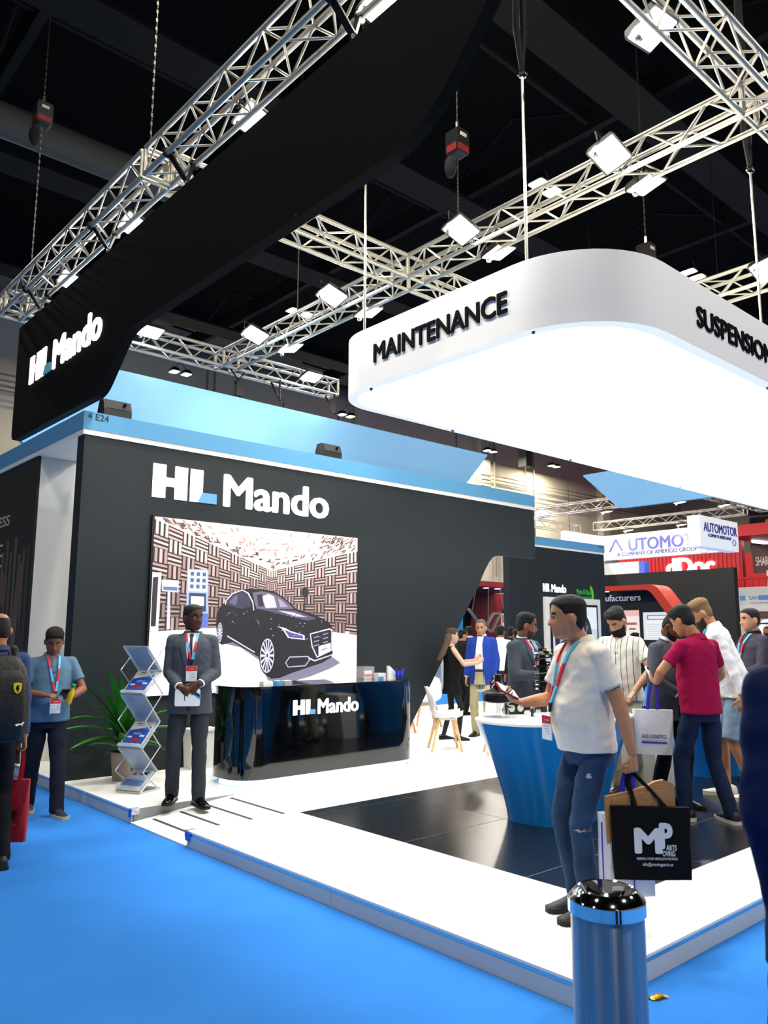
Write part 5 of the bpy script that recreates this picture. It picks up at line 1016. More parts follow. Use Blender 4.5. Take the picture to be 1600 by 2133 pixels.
    # ---- legs
    lk = legs.get('kind', 'trousers'); hipz = .90-dz; feet = {}
    for nm, sg in (('R', 1), ('L', -1)):
        f = pose.get('foot'+nm, (sg*.10, 0, 0, 0)); an = Vector((f[0], f[1], .085+(f[3] if len(f) > 3 else 0))); hp_ = Vector((sg*.086, 0, hipz)); yw = math.radians(f[2] if len(f) > 2 else 0)
        kn, an = ik(hp_, an, .425, .415, (sg*.12, 1, 0)); feet[nm] = (hp_, kn, an, yw)
        if lk in ('shorts', 'skirt'):
            kf = .85 if fem else 1.
            chainc(body, [hp_, kn, kn+(an-kn)*.32+Vector((0, -.012, 0)), an, an-Z*.05], [.085*kf, .058*kf, .058*kf, .036*kf, .034], 14)
    bm_ = remesh(body, vox, 1)
    part_mesh('body', bm_, sk, root)
    # ---- eyes, hair, beard
    for sg in (-1, 1):
        eye_ = MB().sphere(HT((sg*.031, .0655, -.0015)), .0118*hs, 12, 10).build('eye', mat('eye_white', '#d8d2c8', .3), root, world=False, smooth=True, angle=180)
        MB().sphere(HT((sg*.0312, .0727, -.0018)), .0068*hs, 10, 8).build('iris', mat('eye_dark', '#120a06', .2), eye_, world=False, smooth=True, angle=180)
    hm = mat('hair'+head.get('hair', '#0c0a09'), head.get('hair', '#0c0a09'), .6, bump=.6, bscale=240, spec=.3); st = head.get('style', 'short'); ht = head.get('thick', .012); sth = head.get('side', .005)
    R = []; n_under = .0045
    for r in G_:
        rr = []
        for p in r:
            nrm = Vector((p.x, p.y+.008, p.z*.8)).normalized(); m = hair_mask(p, st)
            th_ = sth+(ht-sth)*sstep((p.z-.03)/.05)+head.get('quiff', 0)*sstep((p.z-.06)/.04)*sstep((p.y)/.05)
            th_ *= 1+.25*noise.noise(p*90+Vector((seed, 0, 0)))
            bw_ = math.exp(-((abs(p.x)-.032)/.022)**4-((p.z-.0240+.16*max(0, abs(p.x)-.036))/.0060)**2) if p.y > .015 else 0
            d_ = -n_under+(th_+n_under)*m; d_ = max(d_, -n_under+(.0075+n_under)*bw_)
            rr.append(HT(p+nrm*d_))
        R.append(rr)
    MB().rings(R).build('hair', hm, root, world=False, smooth=True, angle=180)
    sc_ = hexc(skin_c); lipm = mat('lips'+skin_c, (min(1, sc_[0]*.82+.03), sc_[1]*.55, sc_[2]*.55), .4); R = []
    for r in G_[4:19]:
        rr = []
        for p in r:
            nrm = Vector((p.x, p.y, 0)).normalized(); m = math.exp(-(p.x/.023)**6-((p.z+.0735)/.0115)**6) if p.y > 0 else 0
            rr.append(HT(p+nrm*(-.006+.0078*m)))
        R.append(rr)
    if vox < .010: MB().rings(R).build('lips', lipm, root, world=False, smooth=True, angle=180)
    if head.get('beard'):
        full = head['beard'] > .008; R = []
        for r in G_:
            rr = []
            for p in r:
                nrm = Vector((p.x, p.y, min(0, p.z+.05))).normalized(); m = beard_mask(p, full)
                d_ = -n_under+(head['beard']*(1+.3*noise.noise(p*70))+n_under)*m; q_ = p+nrm*d_
                if full and p.z < -.09: q_ = q_+Vector((0, 0, -head['beard']*m))
                rr.append(HT(q_))
            R.append(rr)
        MB().rings(R).build('beard', mat('hair'+head.get('bcol', head.get('hair', '#0c0a09')), head.get('bcol', head.get('hair', '#0c0a09')), .6, bump=.6, bscale=240, spec=.3), root, world=False, smooth=True, angle=180)
    # ---- lower garment
    lc = cloth('trousers'+legs.get('color', '#14161c')+lk, legs.get('color', '#14161c'), bscale=14, var=legs.get('var', .0), vscale=legs.get('vscale', 5)); lg = MB(); wl = legs.get('wid', 1.)
    low_ob = None
    if lk == 'tights':
        for nm in 'RL':
            hp_, kn, an, yw = feet[nm]; chainc(lg, [hp_-Z*.04, kn, kn+(an-kn)*.3+Vector((0, -.012, 0)), an-Z*.03], [.062, .047, .047, .033], 14)
        part_mesh('tights', remesh(lg, gvox, 2), mat('black_tights', '#0b0b0c', .8), root)
    elif lk != 'skirt':
        pel = [(.80, .150, .102), (.86, .166, .114), (.93, .158, .108), (1.0, .148, .104)]
        lg.rings([[T((rx*wid*math.cos(a), (ry+belly*.3)*math.sin(a)+belly*.1, z)) if z > .9 else Vector((rx*wid*math.cos(a), (ry+belly*.2)*math.sin(a), z-dz)) for a in [2*PI*k/24 for k in range(24)]] for z, rx, ry in pel])
        for nm in 'RL':
            hp_, kn, an, yw = feet[nm]
            if lk == 'shorts': e_ = kn+(hp_-kn)*.06; lg.cyl(hp_-Z*.03, e_, .088*wl, .098*wl, 18); lg.sphere(hp_-Z*.02, .082*wl, 14, 8)
            else:
                ank = an+Vector((0, -.012, -.042)); chainc(lg, [hp_+Z*.0, hp_+(kn-hp_)*.5, kn], [.078*wl, .084*wl, .066*wl], 16); lg.cyl(kn, ank, .066*wl, legs.get('hem', .060)*wl, 16)
        low_ob = part_mesh('trousers' if lk != 'shorts' else 'shorts', remesh(lg, gvox, 3, legs.get('wrinkle', .006), seed), lc, root)
    # ---- shoes
    sm = mat('shoe'+legs.get('shoe', '#08080a'), legs.get('shoe', '#08080a'), legs.get('shine', .25), spec=.5); sl = mat('sole'+legs.get('sole', '#0a0a0a'), legs.get('sole', '#0a0a0a'), .6)
    for nm in 'RL':
        hp_, kn, an, yw = feet[nm]; base = Vector((an.x, an.y, an.z-.085)); Mz = Matrix.Rotation(yw, 3, 'Z'); k_ = .88 if fem else 1.
        def foot_ring(y, hw, top_, z0_):
            pts = []
            for k in range(14):
                a = PI*k/13; pts.append((hw*math.cos(a), y, z0_+(top_-z0_)*abs(math.sin(a))**.75))
            return [base+Mz @ (Vector(p)*k_) for p in pts]
        sec_ = [(-.085, .020, .060), (-.075, .034, .085), (-.04, .038, .100), (0, .039, .098), (.05, .041, .080), (.10, .047, .060), (.15, .045, .048), (.185, .033, .038), (.198, .015, .026)]
        shoe_ = MB().rings([foot_ring(y, hw, tp, .012) for y, hw, tp in sec_]).build('shoe', sm, root, world=False, smooth=True, angle=60)
        sh_h = legs.get('sole_h', .018)
        MB().rings([[base+Mz @ (Vector(((hw+.004)*c, y*1.02, z_))*k_) for c in (-1, 1) for z_ in ((0, sh_h) if c < 0 else (sh_h, 0))] for y, hw, tp in sec_]).build('sole', sl, shoe_, world=False, smooth=True, angle=50)
    # ---- upper garment
    col = top.get('color', '#e8e6e2'); um = top.get('mat') or cloth('top'+kind+col, col, bscale=top.get('bscale', 16)); g = MB(); grow = {'jacket': .016, 'polo': .006, 'shirt': .008, 'dress': .006}[kind]
    hem = {'jacket': .775, 'polo': .865, 'shirt': .86, 'dress': .60}[kind]; hem = top.get('hem', hem)
    TR = torso_rings(T, grow, belly, wid, hem, {'dress': .03, 'jacket': .012}.get(kind, 0.005), top=1.48 if kind == 'dress' else 1.6)
    if hem < .80:
        def TD(p): return T(p)
    g.rings(TR); tb = MB(); tb.rings(TR); tbvh = BVHTree.FromPolygons([Vector(p) for p in tb.v], tb.f)
    for nm, sg in (('R', 1), ('L', -1)):
        sh, el, wr = arms[nm]
        if kind == 'polo': chainc(g, [T((sg*sw*.55, -.012, 1.425)), sh], [.058, .060]); g.cyl(sh, sh+(el-sh)*.66, .058, .063 if not top.get('tight') else .057, 16)
        elif kind in ('shirt', 'jacket'):
            e_ = .012 if kind == 'jacket' else 0; cuff = el+(wr-el)*(.92 if kind == 'jacket' else .95)
            chainc(g, [T((sg*sw*.55, -.012, 1.425)), sh, sh+(el-sh)*.5, el], [.056+e_*.5, .057+e_*.6, .050+e_*.8, .046+e_*.8], 14); g.cyl(el, cuff, .045+e_*.8, .035+e_, 14)
            if kind == 'jacket' and top.get('cuffs', True): MB().cyl(cuff-(wr-el)*.05, cuff+(wr-el)*.05, .0385, .037, 14).build('shirt_cuff', mat('white_cotton', '#eeeeec', .8), root, world=False, smooth=True)
            if kind == 'shirt' and top.get('cuffcol'): pass
        elif kind == 'dress': chainc(g, [T((sg*sw*.5, -.012, 1.425)), sh+Vector((-sg*.012, 0, -.005))], [.052, .050])
    upper = part_mesh({'jacket': 'jacket', 'polo': 'polo_shirt', 'shirt': 'shirt', 'dress': 'dress'}[kind], remesh(g, gvox, 3, top.get('wrinkle', .006), seed+5), um, root)
    # ---- draped details (front of the torso)
    def drape(x, z, off, back=False):
        s_ = -1 if back else 1; a = T((x, s_*.6, z)); b = T((x, -s_*.1, z)); d = (b-a).normalized(); h = tbvh.ray_cast(a, d)
        return (h[0] if h[0] is not None else T((x, s_*.035-.018, z)))-d*off
    def rails(name, Lr, Rr, m, off, n=14, k=5, back=False, parent=None, **kw):
        def samp(C_, t): f = t*(len(C_)-1); i = min(int(f), len(C_)-2); f -= i; return (C_[i][0]+(C_[i+1][0]-C_[i][0])*f, C_[i][1]+(C_[i+1][1]-C_[i][1])*f)
        R_ = []
        for i in range(n+1):
            a, b = samp(Lr, i/n), samp(Rr, i/n); R_.append([drape(a[0]+(b[0]-a[0])*j/k, a[1]+(b[1]-a[1])*j/k, off, back) for j in range(k+1)])
        dn = (T((0, -.1 if not back else .1, 1.2))-T((0, .6 if not back else -.6, 1.2))).normalized()
        back_ = [[p+dn*.012 for p in r] for r in R_]; mb = MB(); full_ = [r+list(reversed(b)) for r, b in zip(R_, back_)]; mb.rings(full_)
        return mb.build(name, m, parent or (upper if name in ('lapel', 'front_edge', 'button_placket', 'button_band') else root), world=False, smooth=True, angle=50, **kw)
    def collar(m, r0, r1, z0_, z1_, gap=25, name='collar'):
        R_ = []; n = 24
        for k in range(n+1):
            a = math.radians(90+gap+(360-2*gap)*k/n); c, s = math.cos(a), math.sin(a); dzf = -.035*math.exp(-((k/n-.0)/.13)**2)-.035*math.exp(-((k/n-1)/.13)**2)
            R_.append([T((r1*c, -.016+r1*s, z1_+dzf*.5)), T((r0*c, -.016+r0*s, z0_+dzf)), T(((r0-.006)*c, -.016+(r0-.006)*s, z0_+dzf)), T(((r1-.006)*c, -.016+(r1-.006)*s, z1_+dzf*.5))])
        MB().rings(R_).build(name, m, root, world=False, smooth=True, angle=60)
    o0 = .006
    if kind == 'polo':
        collar(top.get('colmat') or um, .090, .070, 1.478, 1.524, 24); rails('button_placket', [(-.014, 1.485), (-.014, 1.35)], [(.014, 1.485), (.014, 1.35)], um, o0+.003, 8, 2)
        rails('open_neck', [(-.03, 1.508), (-.004, 1.445)], [(.03, 1.508), (.004, 1.445)], sk, o0+.005, 5, 3)
    if kind == 'shirt':
        collar(top.get('colmat') or um, .086, .068, 1.485, 1.528, 20); rails('button_band', [(-.016, 1.47), (-.016, hem+.02)], [(.016, 1.47), (.016, hem+.02)], um, o0+.002, 22, 2)
    if kind == 'jacket':
        ws_ = mat('white_cotton', '#eeeeec', .8); vb = top.get('v', 1.17); op = top.get('open', 0.)
        inn = cloth('top_inner'+top.get('inner', '#eeeeec'), top.get('inner', '#eeeeec'))
        zt_ = 1.495
        rails('shirt_front', [(-.050, zt_), (-.05, 1.38), (-.006-op, vb)]+([(-op, .98)] if op else []), [(.050, zt_), (.05, 1.38), (.006+op, vb)]+([(op, .98)] if op else []), ws_, o0, 18, 8)
        if top.get('waistcoat'): rails('waistcoat', [(-.035, 1.36), (-.03, 1.26), (-.006, vb)], [(.035, 1.36), (.03, 1.26), (.006, vb)], inn, o0+.003, 8, 4) if False else rails('waistcoat', [(-.002, 1.29), (-.035, 1.25), (-.012, vb)], [(.002, 1.29), (.035, 1.25), (.012, vb)], um, o0+.003, 8, 4)
        for sg in (-1, 1): rails('lapel', [(sg*.050, zt_-.004), (sg*.046, 1.38), (sg*(.004+op), vb)], [(sg*.072, zt_-.020), (sg*.100, 1.375), (sg*(.016+op*1.15), vb-.01)], um, o0+.008, 12, 5)
        rails('front_edge', [(-.0015-op, vb), (-.004-op*1.1, hem+.03)], [(.0015-op, vb), (.002-op*1.1, hem+.03)], mat('seam_dark', '#050505', .9), o0+.004, 10, 1)
        collar(ws_, .080, .066, 1.485, 1.535, 18, 'shirt_collar')
        collar(um, .094, .082, 1.462, 1.512, 48, 'jacket_collar')
        if op:
            kh = cloth('trousers'+legs.get('color', '#14161c')+lk, legs.get('color', '#14161c')); rails('trouser_front', [(-op, .975), (-op*1.5, hem-.0)], [(op, .975), (op*1.5, hem-.0)], kh, o0+.002, 10, 6); rails('belt', [(-op, 1.0), (-op, .965)], [(op, 1.0), (op, .965)], mat('belt_brown', '#2c1d14', .5), o0+.004, 2, 6)
        if top.get('tie'):
            tm = cloth('tie'+top['tie'], top['tie'], .5); rails('tie', [(-.014, 1.488), (-.018, 1.465), (-.011, 1.45), (-.026, vb-.0)], [(.014, 1.488), (.018, 1.465), (.011, 1.45), (.026, vb-.0)], tm, o0+.007, 14, 3)
    if top.get('lanyard'):
        red, blu, blk = mat('lanyard_red', '#c81f3a', .6), mat('lanyard_blue', '#59b4dc', .6), mat('lanyard_black', '#101012', .6); zb_, xb = top['lanyard']; w_ = .010; oL = o0+.013
        seq = top.get('lseq', (red, blu, red, blk)); segs = ((0, .30), (.30, .62), (.62, .86), (.86, 1.))
        for sg in (-1, 1):
            x0_, z0_ = sg*.056, 1.494
            for (t0, t1), m_ in zip(segs, seq if sg > 0 else (seq[1], seq[0], seq[1], seq[3])):
                q = lambda t: (x0_+(xb-x0_)*t, z0_+(zb_+.05-z0_)*t); a, b = q(t0), q(t1)
                rails('lanyard', [(a[0]-w_, a[1]), (b[0]-w_, b[1])], [(a[0]+w_, a[1]), (b[0]+w_, b[1])], m_, oL, 6, 1)
        MB_ = T((xb, 0, 1.2)); bw_, bh = .048, .135; c0 = drape(xb, zb_+.03, oL+.012); fw = Vector((0, 1, 0)); rx_ = Vector((1, 0, 0))
        tl = Matrix.Rotation(tw, 3, 'Z'); rx_ = tl @ rx_; fw = tl @ fw
        pt = lambda a, b, o: c0+rx_*a+Z*b+fw*o
        bdg_ = MB().prism(R4(-bw_, -bh, bw_, 0), lambda p: pt(p[0], p[1], 0), lambda p: pt(p[0], p[1], .004)).build('badge', mat('badge_white', '#eef0f2', .35), root, world=False)
        pl_ = [('#c81f2c', R4(-bw_+.002, -.045, bw_-.002, -.002)), ('#e8b0a8', R4(-.03, -.028, .02, -.022)), ('#f0f1f3', R4(-bw_+.002, -bh+.002, bw_-.002, -.045))]+[('#9a9ea6', R4(-.03, -.062-.014*k, .03-.01*k, -.058-.014*k)) for k in range(4)]
        n_ = rx_.cross(Z); pw_ = [(c, q_) for c, q_ in pl_]
        me_o = WM[root] @ pt(0, 0, .0042); sgn = 1 if n_.dot(fw) > 0 else -1
        R3 = WM[root].to_3x3()
        picture('badge_print', bdg_, me_o, R3 @ (rx_*sgn if sgn > 0 else -rx_), R3 @ Z, pw_ if sgn > 0 else [(c, [(-a, b) for a, b in reversed(q_)]) for c, q_ in pw_], P_print)
    if legs.get('belt') and kind != 'jacket': MB().rings([[T(((.168*wid)*math.cos(a), (.124+belly*.6)*math.sin(a)+.004+belly*.25, z)) for a in [2*PI*k/28 for k in range(28)]] for z in (.975, 1.008)], caps=False).build('belt', mat('belt_brown', '#2c1d14', .5), root, world=False, smooth=True)
    for nm in pose.get('watch', ''):
        sh, el, wr = arms[nm]; c_ = wr+(el-wr).normalized()*.015; ax_ = (wr-el).normalized(); MB().cyl(c_-ax_*.010, c_+ax_*.010, .0315, .0305, 18).build('watch', mat('watch_black', '#0b0b0d', .3), root, world=False, smooth=True)
    info = dict(root=root, M=WM[root], arms=arms, T=T, HT=HT, drape=drape, rails=rails, grip={k: pose['grip'+k] for k in 'RL'}, S=S, sk=sk, low=low_ob)
    return info
def wpt(info, p): return info['M'] @ Vector(p)
def woff(info, d): return info['M'].to_3x3() @ Vector(d)
def wdir(info, d): return (info['M'].to_3x3() @ Vector(d)).normalized()
def slab(name, label, cat, c, u, v, n, w, h, d, m, screen=None, parts=('case', 'screen')):
    u, v, n = (Vector(x).normalized() for x in (u, v, n)); c = Vector(c); t = thing(name, label, cat, c)
    MB().prism(rbox_poly(-w/2, -h/2, w/2, h/2, min(w, h)*.12, 3), lambda p: c+u*p[0]+v*p[1]-n*(d/2), lambda p: c+u*p[0]+v*p[1]+n*(d/2)).build(parts[0], m, t)
    if screen: MB().prism(rbox_poly(-w/2+.003, -h/2+.004, w/2-.003, h/2-.004, min(w, h)*.1, 3), lambda p: c+u*p[0]+v*p[1]+n*(d/2), lambda p: c+u*p[0]+v*p[1]+n*(d/2+.0008)).build(parts[1], screen, t)
    return t
# ================================================================== people: cast
M_scr = mat('phone_glass', '#0a0c10', .08, spec=.6)
SUIT = '#454b54'
# host at the counter
host = person('man in grey suit with purple tie standing by the brochure stand, looking aside', 402, 7.52, PZ, 172, 1.80,
    dict(handR=(.075, .235, 1.02), handL=(-.10, .23, 1.045), elbowR=(.6, -.8, -.3), elbowL=(-.6, -.8, -.3), dirR=(-.85, .12, -.5), dirL=(.75, .15, -.62), palmR=(.1, -1, 0), palmL=(-.1, -1, -.1), curlR=.35, curlL=.35, footR=(.13, -.02, -8), footL=(-.115, .10, 28, -.03), watch='L'),
    dict(kind='jacket', color=SUIT, tie='#3a2444', waistcoat=True, lanyard=(1.17, -.02), v=1.12), dict(color='#30343a', wid=1.0, shine=.12), dict(yaw=42, style='short', thick=.006, side=.004, hair='#0a0908'), '#4a2c1e', vox=.0055, gvox=.009)
g = wpt(host, (-.0, .245, .93)); slab('folded_brochure', 'white brochure with blue stripe held by the man in grey suit', 'brochure', g, wdir(host, (1, 0, 0)), Z, wdir(host, (0, 1, 0)), .225, .155, .004, M_paperw, None, ('pages',))
bt = bpy.data.objects[[o.name for o in bpy.data.objects if o.name.startswith('folded_brochure')][-1]]
ux = -wdir(host, (1, 0, 0)); nf = ux.cross(Z); picture('cover_print', bt, g+nf*.0025, ux, Z, [('#f0f0f0', R4(-.11, -.075, .11, .075)), ('#3d96dc', [(-.03, .075), (.11, -.02), (.11, .03), (.04, .075)]), ('#15171c', [(.04, .04), (.11, -.0), (.11, .02), (.06, .05)]), ('#20242a', R4(-.03, -.03, -.022, .03))], P_print)
# man in blue polo on the carpet
bp_ = person('man in blue polo shirt and dark trousers walking and tapping a phone', 112, 7.55, 0, 148, 1.69,
    dict(handR=(.10, .30, 1.13), handL=(-.13, .31, 1.10), elbowR=(.8, -.5, -.5), elbowL=(-.8, -.5, -.4), dirR=(-.6, .8, .05), dirL=(.35, .85, .1), palmR=(-.2, -.2, -1), palmL=(.3, -.3, 1), curlR=.45, curlL=.5, footR=(.10, -.22, 0), footL=(-.10, .20, 15), watch='L', lean=4),
    dict(kind='polo', color='#53728c', belly=.035, wid=1.06, lanyard=(1.07, -.02)), dict(color='#1a1d2a', wid=1.08, shoe='#24282e', sole='#b8b0a2', sole_h=.03, shine=.6), dict(yaw=-8, pitch=22, style='short', thick=.02, side=.008, hair='#080707', jaw=1.05), '#7d4e36', vox=.0055, gvox=.009)
c = wpt(bp_, bp_['grip']['L'])+woff(bp_, (.02, .02, .03))
slab('smartphone', 'black smartphone in the hands of the man in blue polo', 'phone', c, wdir(bp_, (1, 0, 0)), wdir(bp_, (0, .92, .38)), wdir(bp_, (0, -.38, .92)), .075, .155, .009, M_dark, M_scr)
jb = thing('juice_bottle', 'small yellow juice bottle with green cap in his hand', 'bottle', c+woff(bp_, (-.02, .05, -.05))); q0 = c+woff(bp_, (-.03, .0, -.11)); q1 = c+woff(bp_, (-.06, .06, .05)); dd = (q1-q0).normalized()
MB().tube([q0, q0+dd*.01, q0+dd*.12, q0+dd*.15, q0+dd*.165], [.022, .029, .029, .016, .014], 16).build('bottle_body', mat('yellow_juice', '#e0b81e', .25), jb, smooth=True, angle=50); MB().cyl(q0+dd*.163, q0+dd*.19, .017, n=14).build('cap', mat('green_cap', '#139a4e', .4), jb, smooth=True)
# man with backpack at the left edge
bk = person('balding man in blue shirt with black backpack at the left edge', -2, 5.9, 0, -38, 1.79, dict(handR=(.24, .02, .80), curlR=.9, handL=(-.25, .05, .82), footR=(.10, -.12, 0), footL=(-.1, .14, 0)),
    dict(kind='shirt', color='#33456e'), dict(color='#0e0f14', shoe='#1c1814', sole='#1a1614', shine=.5), dict(style='crown', thick=.006, side=.005, hair='#1a1512', pitch=6), '#a5714e', vox=.007, gvox=.010)
Mb = bk['M']; pk = thing('backpack', 'black backpack with yellow shield badge', 'backpack', wpt(bk, (0, -.22, 1.2)))
def bkp(p): return Mb @ Vector(p)
R = []
for z, w, d in ((.86, .10, .06), (.88, .15, .10), (.95, .165, .13), (1.10, .17, .14), (1.25, .165, .13), (1.37, .14, .11), (1.44, .10, .07), (1.46, .05, .03)): R.append([bkp((w*math.copysign(abs(math.cos(a))**.6, math.cos(a)), -.13-d+d*math.copysign(abs(math.sin(a))**.7, math.sin(a)), z)) for a in [2*PI*k/28 for k in range(28)]])
MB().rings(R).build('pack_body', mat('black_nylon', '#0c0c0d', .7, bump=.4, bscale=30), pk, smooth=True, angle=60)
R = []
for z, w, d in ((.90, .08, .01), (.93, .11, .03), (1.10, .115, .045), (1.30, .10, .04), (1.36, .07, .01)): R.append([bkp((w*math.copysign(abs(math.cos(a))**.6, math.cos(a)), -.39-.0-d*.5+d*math.copysign(abs(math.sin(a))**.7, math.sin(a)), z)) for a in [2*PI*k/24 for k in range(24)]])
MB().rings(R).build('front_pocket', mat('black_nylon'), pk, smooth=True, angle=60)
for sg in (-1, 1): MB().tube([bkp((sg*.09, -.14, 1.40)), bkp((sg*.10, -.10, 1.49)), bkp((sg*.115, 0, 1.505)), bkp((sg*.12, .10, 1.42)), bkp((sg*.14, .15, 1.25)), bkp((sg*.17, .05, 1.05)), bkp((sg*.15, -.12, .98))], .022, 8).build('shoulder_strap', mat('black_nylon'), pk, smooth=True)
MB().tube([bkp((-.04, -.2, 1.45)), bkp((-.03, -.19, 1.49)), bkp((.03, -.19, 1.49)), bkp((.04, -.2, 1.45))], .008, 6).build('grab_handle', mat('black_nylon'), pk)
def flatpt(a, b, o=0.): return bkp((a, -.462-o, b))
u_ = wdir(bk, (1, 0, 0)); sh_pts = [(-.026, .035), (0, .040), (.026, .035), (.026, .0), (.018, -.022), (0, -.036), (-.018, -.022), (-.026, 0)]
MB().prism(sh_pts, lambda p: flatpt(.045+p[0], 1.24+p[1]), lambda p: flatpt(.045+p[0], 1.24+p[1], .003)).build('shield_badge', mat('badge_yellow', '#d8c21e', .5), pk)
MB().prism([(-.006, .020), (.002, .024), (.010, .014), (.004, .006), (.012, -.004), (.004, -.012), (.006, -.022), (-.002, -.024), (-.004, -.010), (-.012, -.004), (-.010, .008)], lambda p: flatpt(.045+p[0], 1.24+p[1], .003), lambda p: flatpt(.045+p[0], 1.24+p[1], .0045)).build('shield_emblem', M_inkblack, pk)
MB().prism([(-.03, .0), (-.01, .006), (.008, .004), (.024, .016), (.03, .014), (.02, .002), (.016, -.012), (.01, -.002), (-.006, -.004), (-.02, -.012)], lambda p: flatpt(.075+p[0], 1.0+p[1], -.006), lambda p: flatpt(.075+p[0], 1.0+p[1], .002)).build('white_mark', M_paperw, pk)
def tote(name, label, top_c, u, n, w, h, d, m, handle_m, hand, taper=0., hl=.2, hoff=.22, lean_=Vector((0, 0, 0)), extras=None):
    """soft bag: top_c = middle of the top edge, u = width direction, n = outward face normal"""
    u = Vector(u).normalized(); n = Vector(n).normalized(); t = thing(name, label, 'bag', top_c); top_c = Vector(top_c)
    R = []
    for i in range(9):
        f = i/8; ww = w/2*(1-taper*(1-f)); dd = d/2*(.35+.65*math.sin(PI*min(1, .15+f*.6))); c = top_c-Z*(h*f)+lean_*f
        R.append([c+u*(ww*math.copysign(abs(math.cos(a))**.35, math.cos(a)))+n*(dd*math.copysign(abs(math.sin(a))**.6, math.sin(a))+.004*math.sin(7*math.cos(a)+i)) for a in [2*PI*k/32 for k in range(32)]])
    MB().rings(R, caps=True).build('bag_body', m, t, smooth=True, angle=70)
    hand = Vector(hand)
    for s_ in (-1, 1):
        a = top_c-u*(w*hoff)+n*(s_*d*.2); b = top_c+u*(w*hoff)+n*(s_*d*.2); tp = hand+n*(s_*.008)
        pts = [a-Z*.04, a, a+(tp-a)*.5+(-u)*.015, tp-u*.02, tp+u*.02, b+(tp-b)*.5+u*.015, b, b-Z*.04]
        mb = MB(); mb.rings([[p-u*.013 if abs((pts[min(i+1, 7)]-pts[max(i-1, 0)]).normalized().dot(u)) < .8 else p-Z*.013, p+n*.002, p+u*.013 if abs((pts[min(i+1, 7)]-pts[max(i-1, 0)]).normalized().dot(u)) < .8 else p+Z*.013, p-n*.002] for i, p in enumerate(pts)]); mb.build('handle', handle_m, t)
    return t
rb_h = wpt(bk, bk['grip']['R']); vu = RH*.9+FH*.43
rbag = tote('red_tote_bag', 'red carrier bag with dark print hanging beside the backpack man', rb_h+RH*(-.04)-Z*.22, RH, -FH, .24, .44, .08, mat('red_bag_fabric', '#9c0f1c', .6, bump=.3, bscale=12), mat('red_strap', '#b01420', .6), rb_h, -.06)
lettering('bag_lettering', 'APF', mat('dark_print_red', '#2a0408', .6), rbag, rb_h-RH*.12-Z*.50-FH*.043, RH, Z, .06, width=.14, bold=.05, depth=.001); lettering('bag_lettering', 'STELMAT', mat('pink_print', '#c86a70', .6), rbag, rb_h-RH*.12-Z*.55-FH*.043, RH, Z, .02, width=.14, depth=.001)
# woman in black
wm = person('woman in black dress with long brown hair gesturing with both hands', 940, 11.85, PZ, 78, 1.62,
    dict(handR=(.13, .40, 1.20), handL=(-.10, .42, 1.24), elbowR=(.5, -.4, -1), elbowL=(-.5, -.4, -1), dirR=(-.1, .8, .55), dirL=(.1, .8, .6), palmR=(-1, .2, .3), palmL=(1, .2, .3), curlR=.2, curlL=.2, footR=(.09, .08, -10), footL=(-.09, -.12, 10)),
    dict(kind='dress', color='#0a0a0b', female=True, wid=.86, hem=.72, wrinkle=.005), dict(kind='tights', color='#0a0a0b', shoe='#0a0a0a', sole='#0a0a0a', sole_h=.03), dict(style='short', thick=.014, side=.012, hair='#4a3d30', jaw=.92), '#d0a68c', vox=.007, gvox=.010)
R = []
for z, w, d, yo in ((.05, .075, .06, -.05), (0, .088, .06, -.062), (-.08, .10, .05, -.085), (-.18, .115, .05, -.12), (-.28, .11, .05, -.16), (-.36, .09, .035, -.21), (-.42, .06, .02, -.25)): R.append([wm['HT']((w*math.cos(a)+.01*math.sin(9*a), yo+d*math.sin(a), z)) for a in [2*PI*k/26 for k in range(26)]])
MB().rings(R).build('long_hair', mat('hair_lock', '#5a4a3a', .5, bump=.8, bscale=60), wm['root'], world=False, smooth=True, angle=180)
# man in blue blazer
bl = person('man in blue blazer and khaki trousers facing the woman in black', 1003, 12.3, PZ, -158, 1.76,
    dict(handL=(-.22, .06, .88), elbowL=(-1, -.6, 0), handR=(.24, .06, .80), footR=(.11, 0, -10), footL=(-.11, .05, 15), curlR=.5),
    dict(kind='jacket', color='#23409c', open=.06, v=1.15, belly=.02), dict(color='#b0a683', shoe='#2c1a14', belt=True, shine=.3), dict(pitch=12, style='receding', thick=.003, side=.003, hair='#6a5a4c'), '#c08a6a', vox=.007, gvox=.010)
# suit man with phone
sp_ = person('man in grey suit and purple tie holding a phone behind the suspension strut', 1088, 7.85, PZ, 138, 1.74,
    dict(handR=(.10, .33, 1.16), handL=(-.02, .28, 1.10), elbowR=(.6, -.6, -.6), elbowL=(-.7, -.5, -.5), dirR=(-.2, .9, .35), dirL=(.6, .8, .1), palmR=(-.7, -.1, .7), palmL=(.2, -.2, 1), curlR=.55, curlL=.5, lean=3),
    dict(kind='jacket', color=SUIT, tie='#3d2548', lanyard=(1.13, .03), belly=.01), dict(color='#1d2026'), dict(pitch=8, yaw=44, style='receding', thick=.014, side=.006, hair='#0b0a0a', beard=.0018, bcol='#4a3024'), '#8a5a3e', vox=.006, gvox=.010)
c = wpt(sp_, sp_['grip']['R'])+woff(sp_, (0, .04, .03)); slab('smartphone', 'dark smartphone held by the man in grey suit behind the strut', 'phone', c, wdir(sp_, (.5, -.2, .3)), wdir(sp_, (-.1, .92, .38)), wdir(sp_, (-.3, -.3, .9)), .075, .155, .009, M_dark, M_scr)
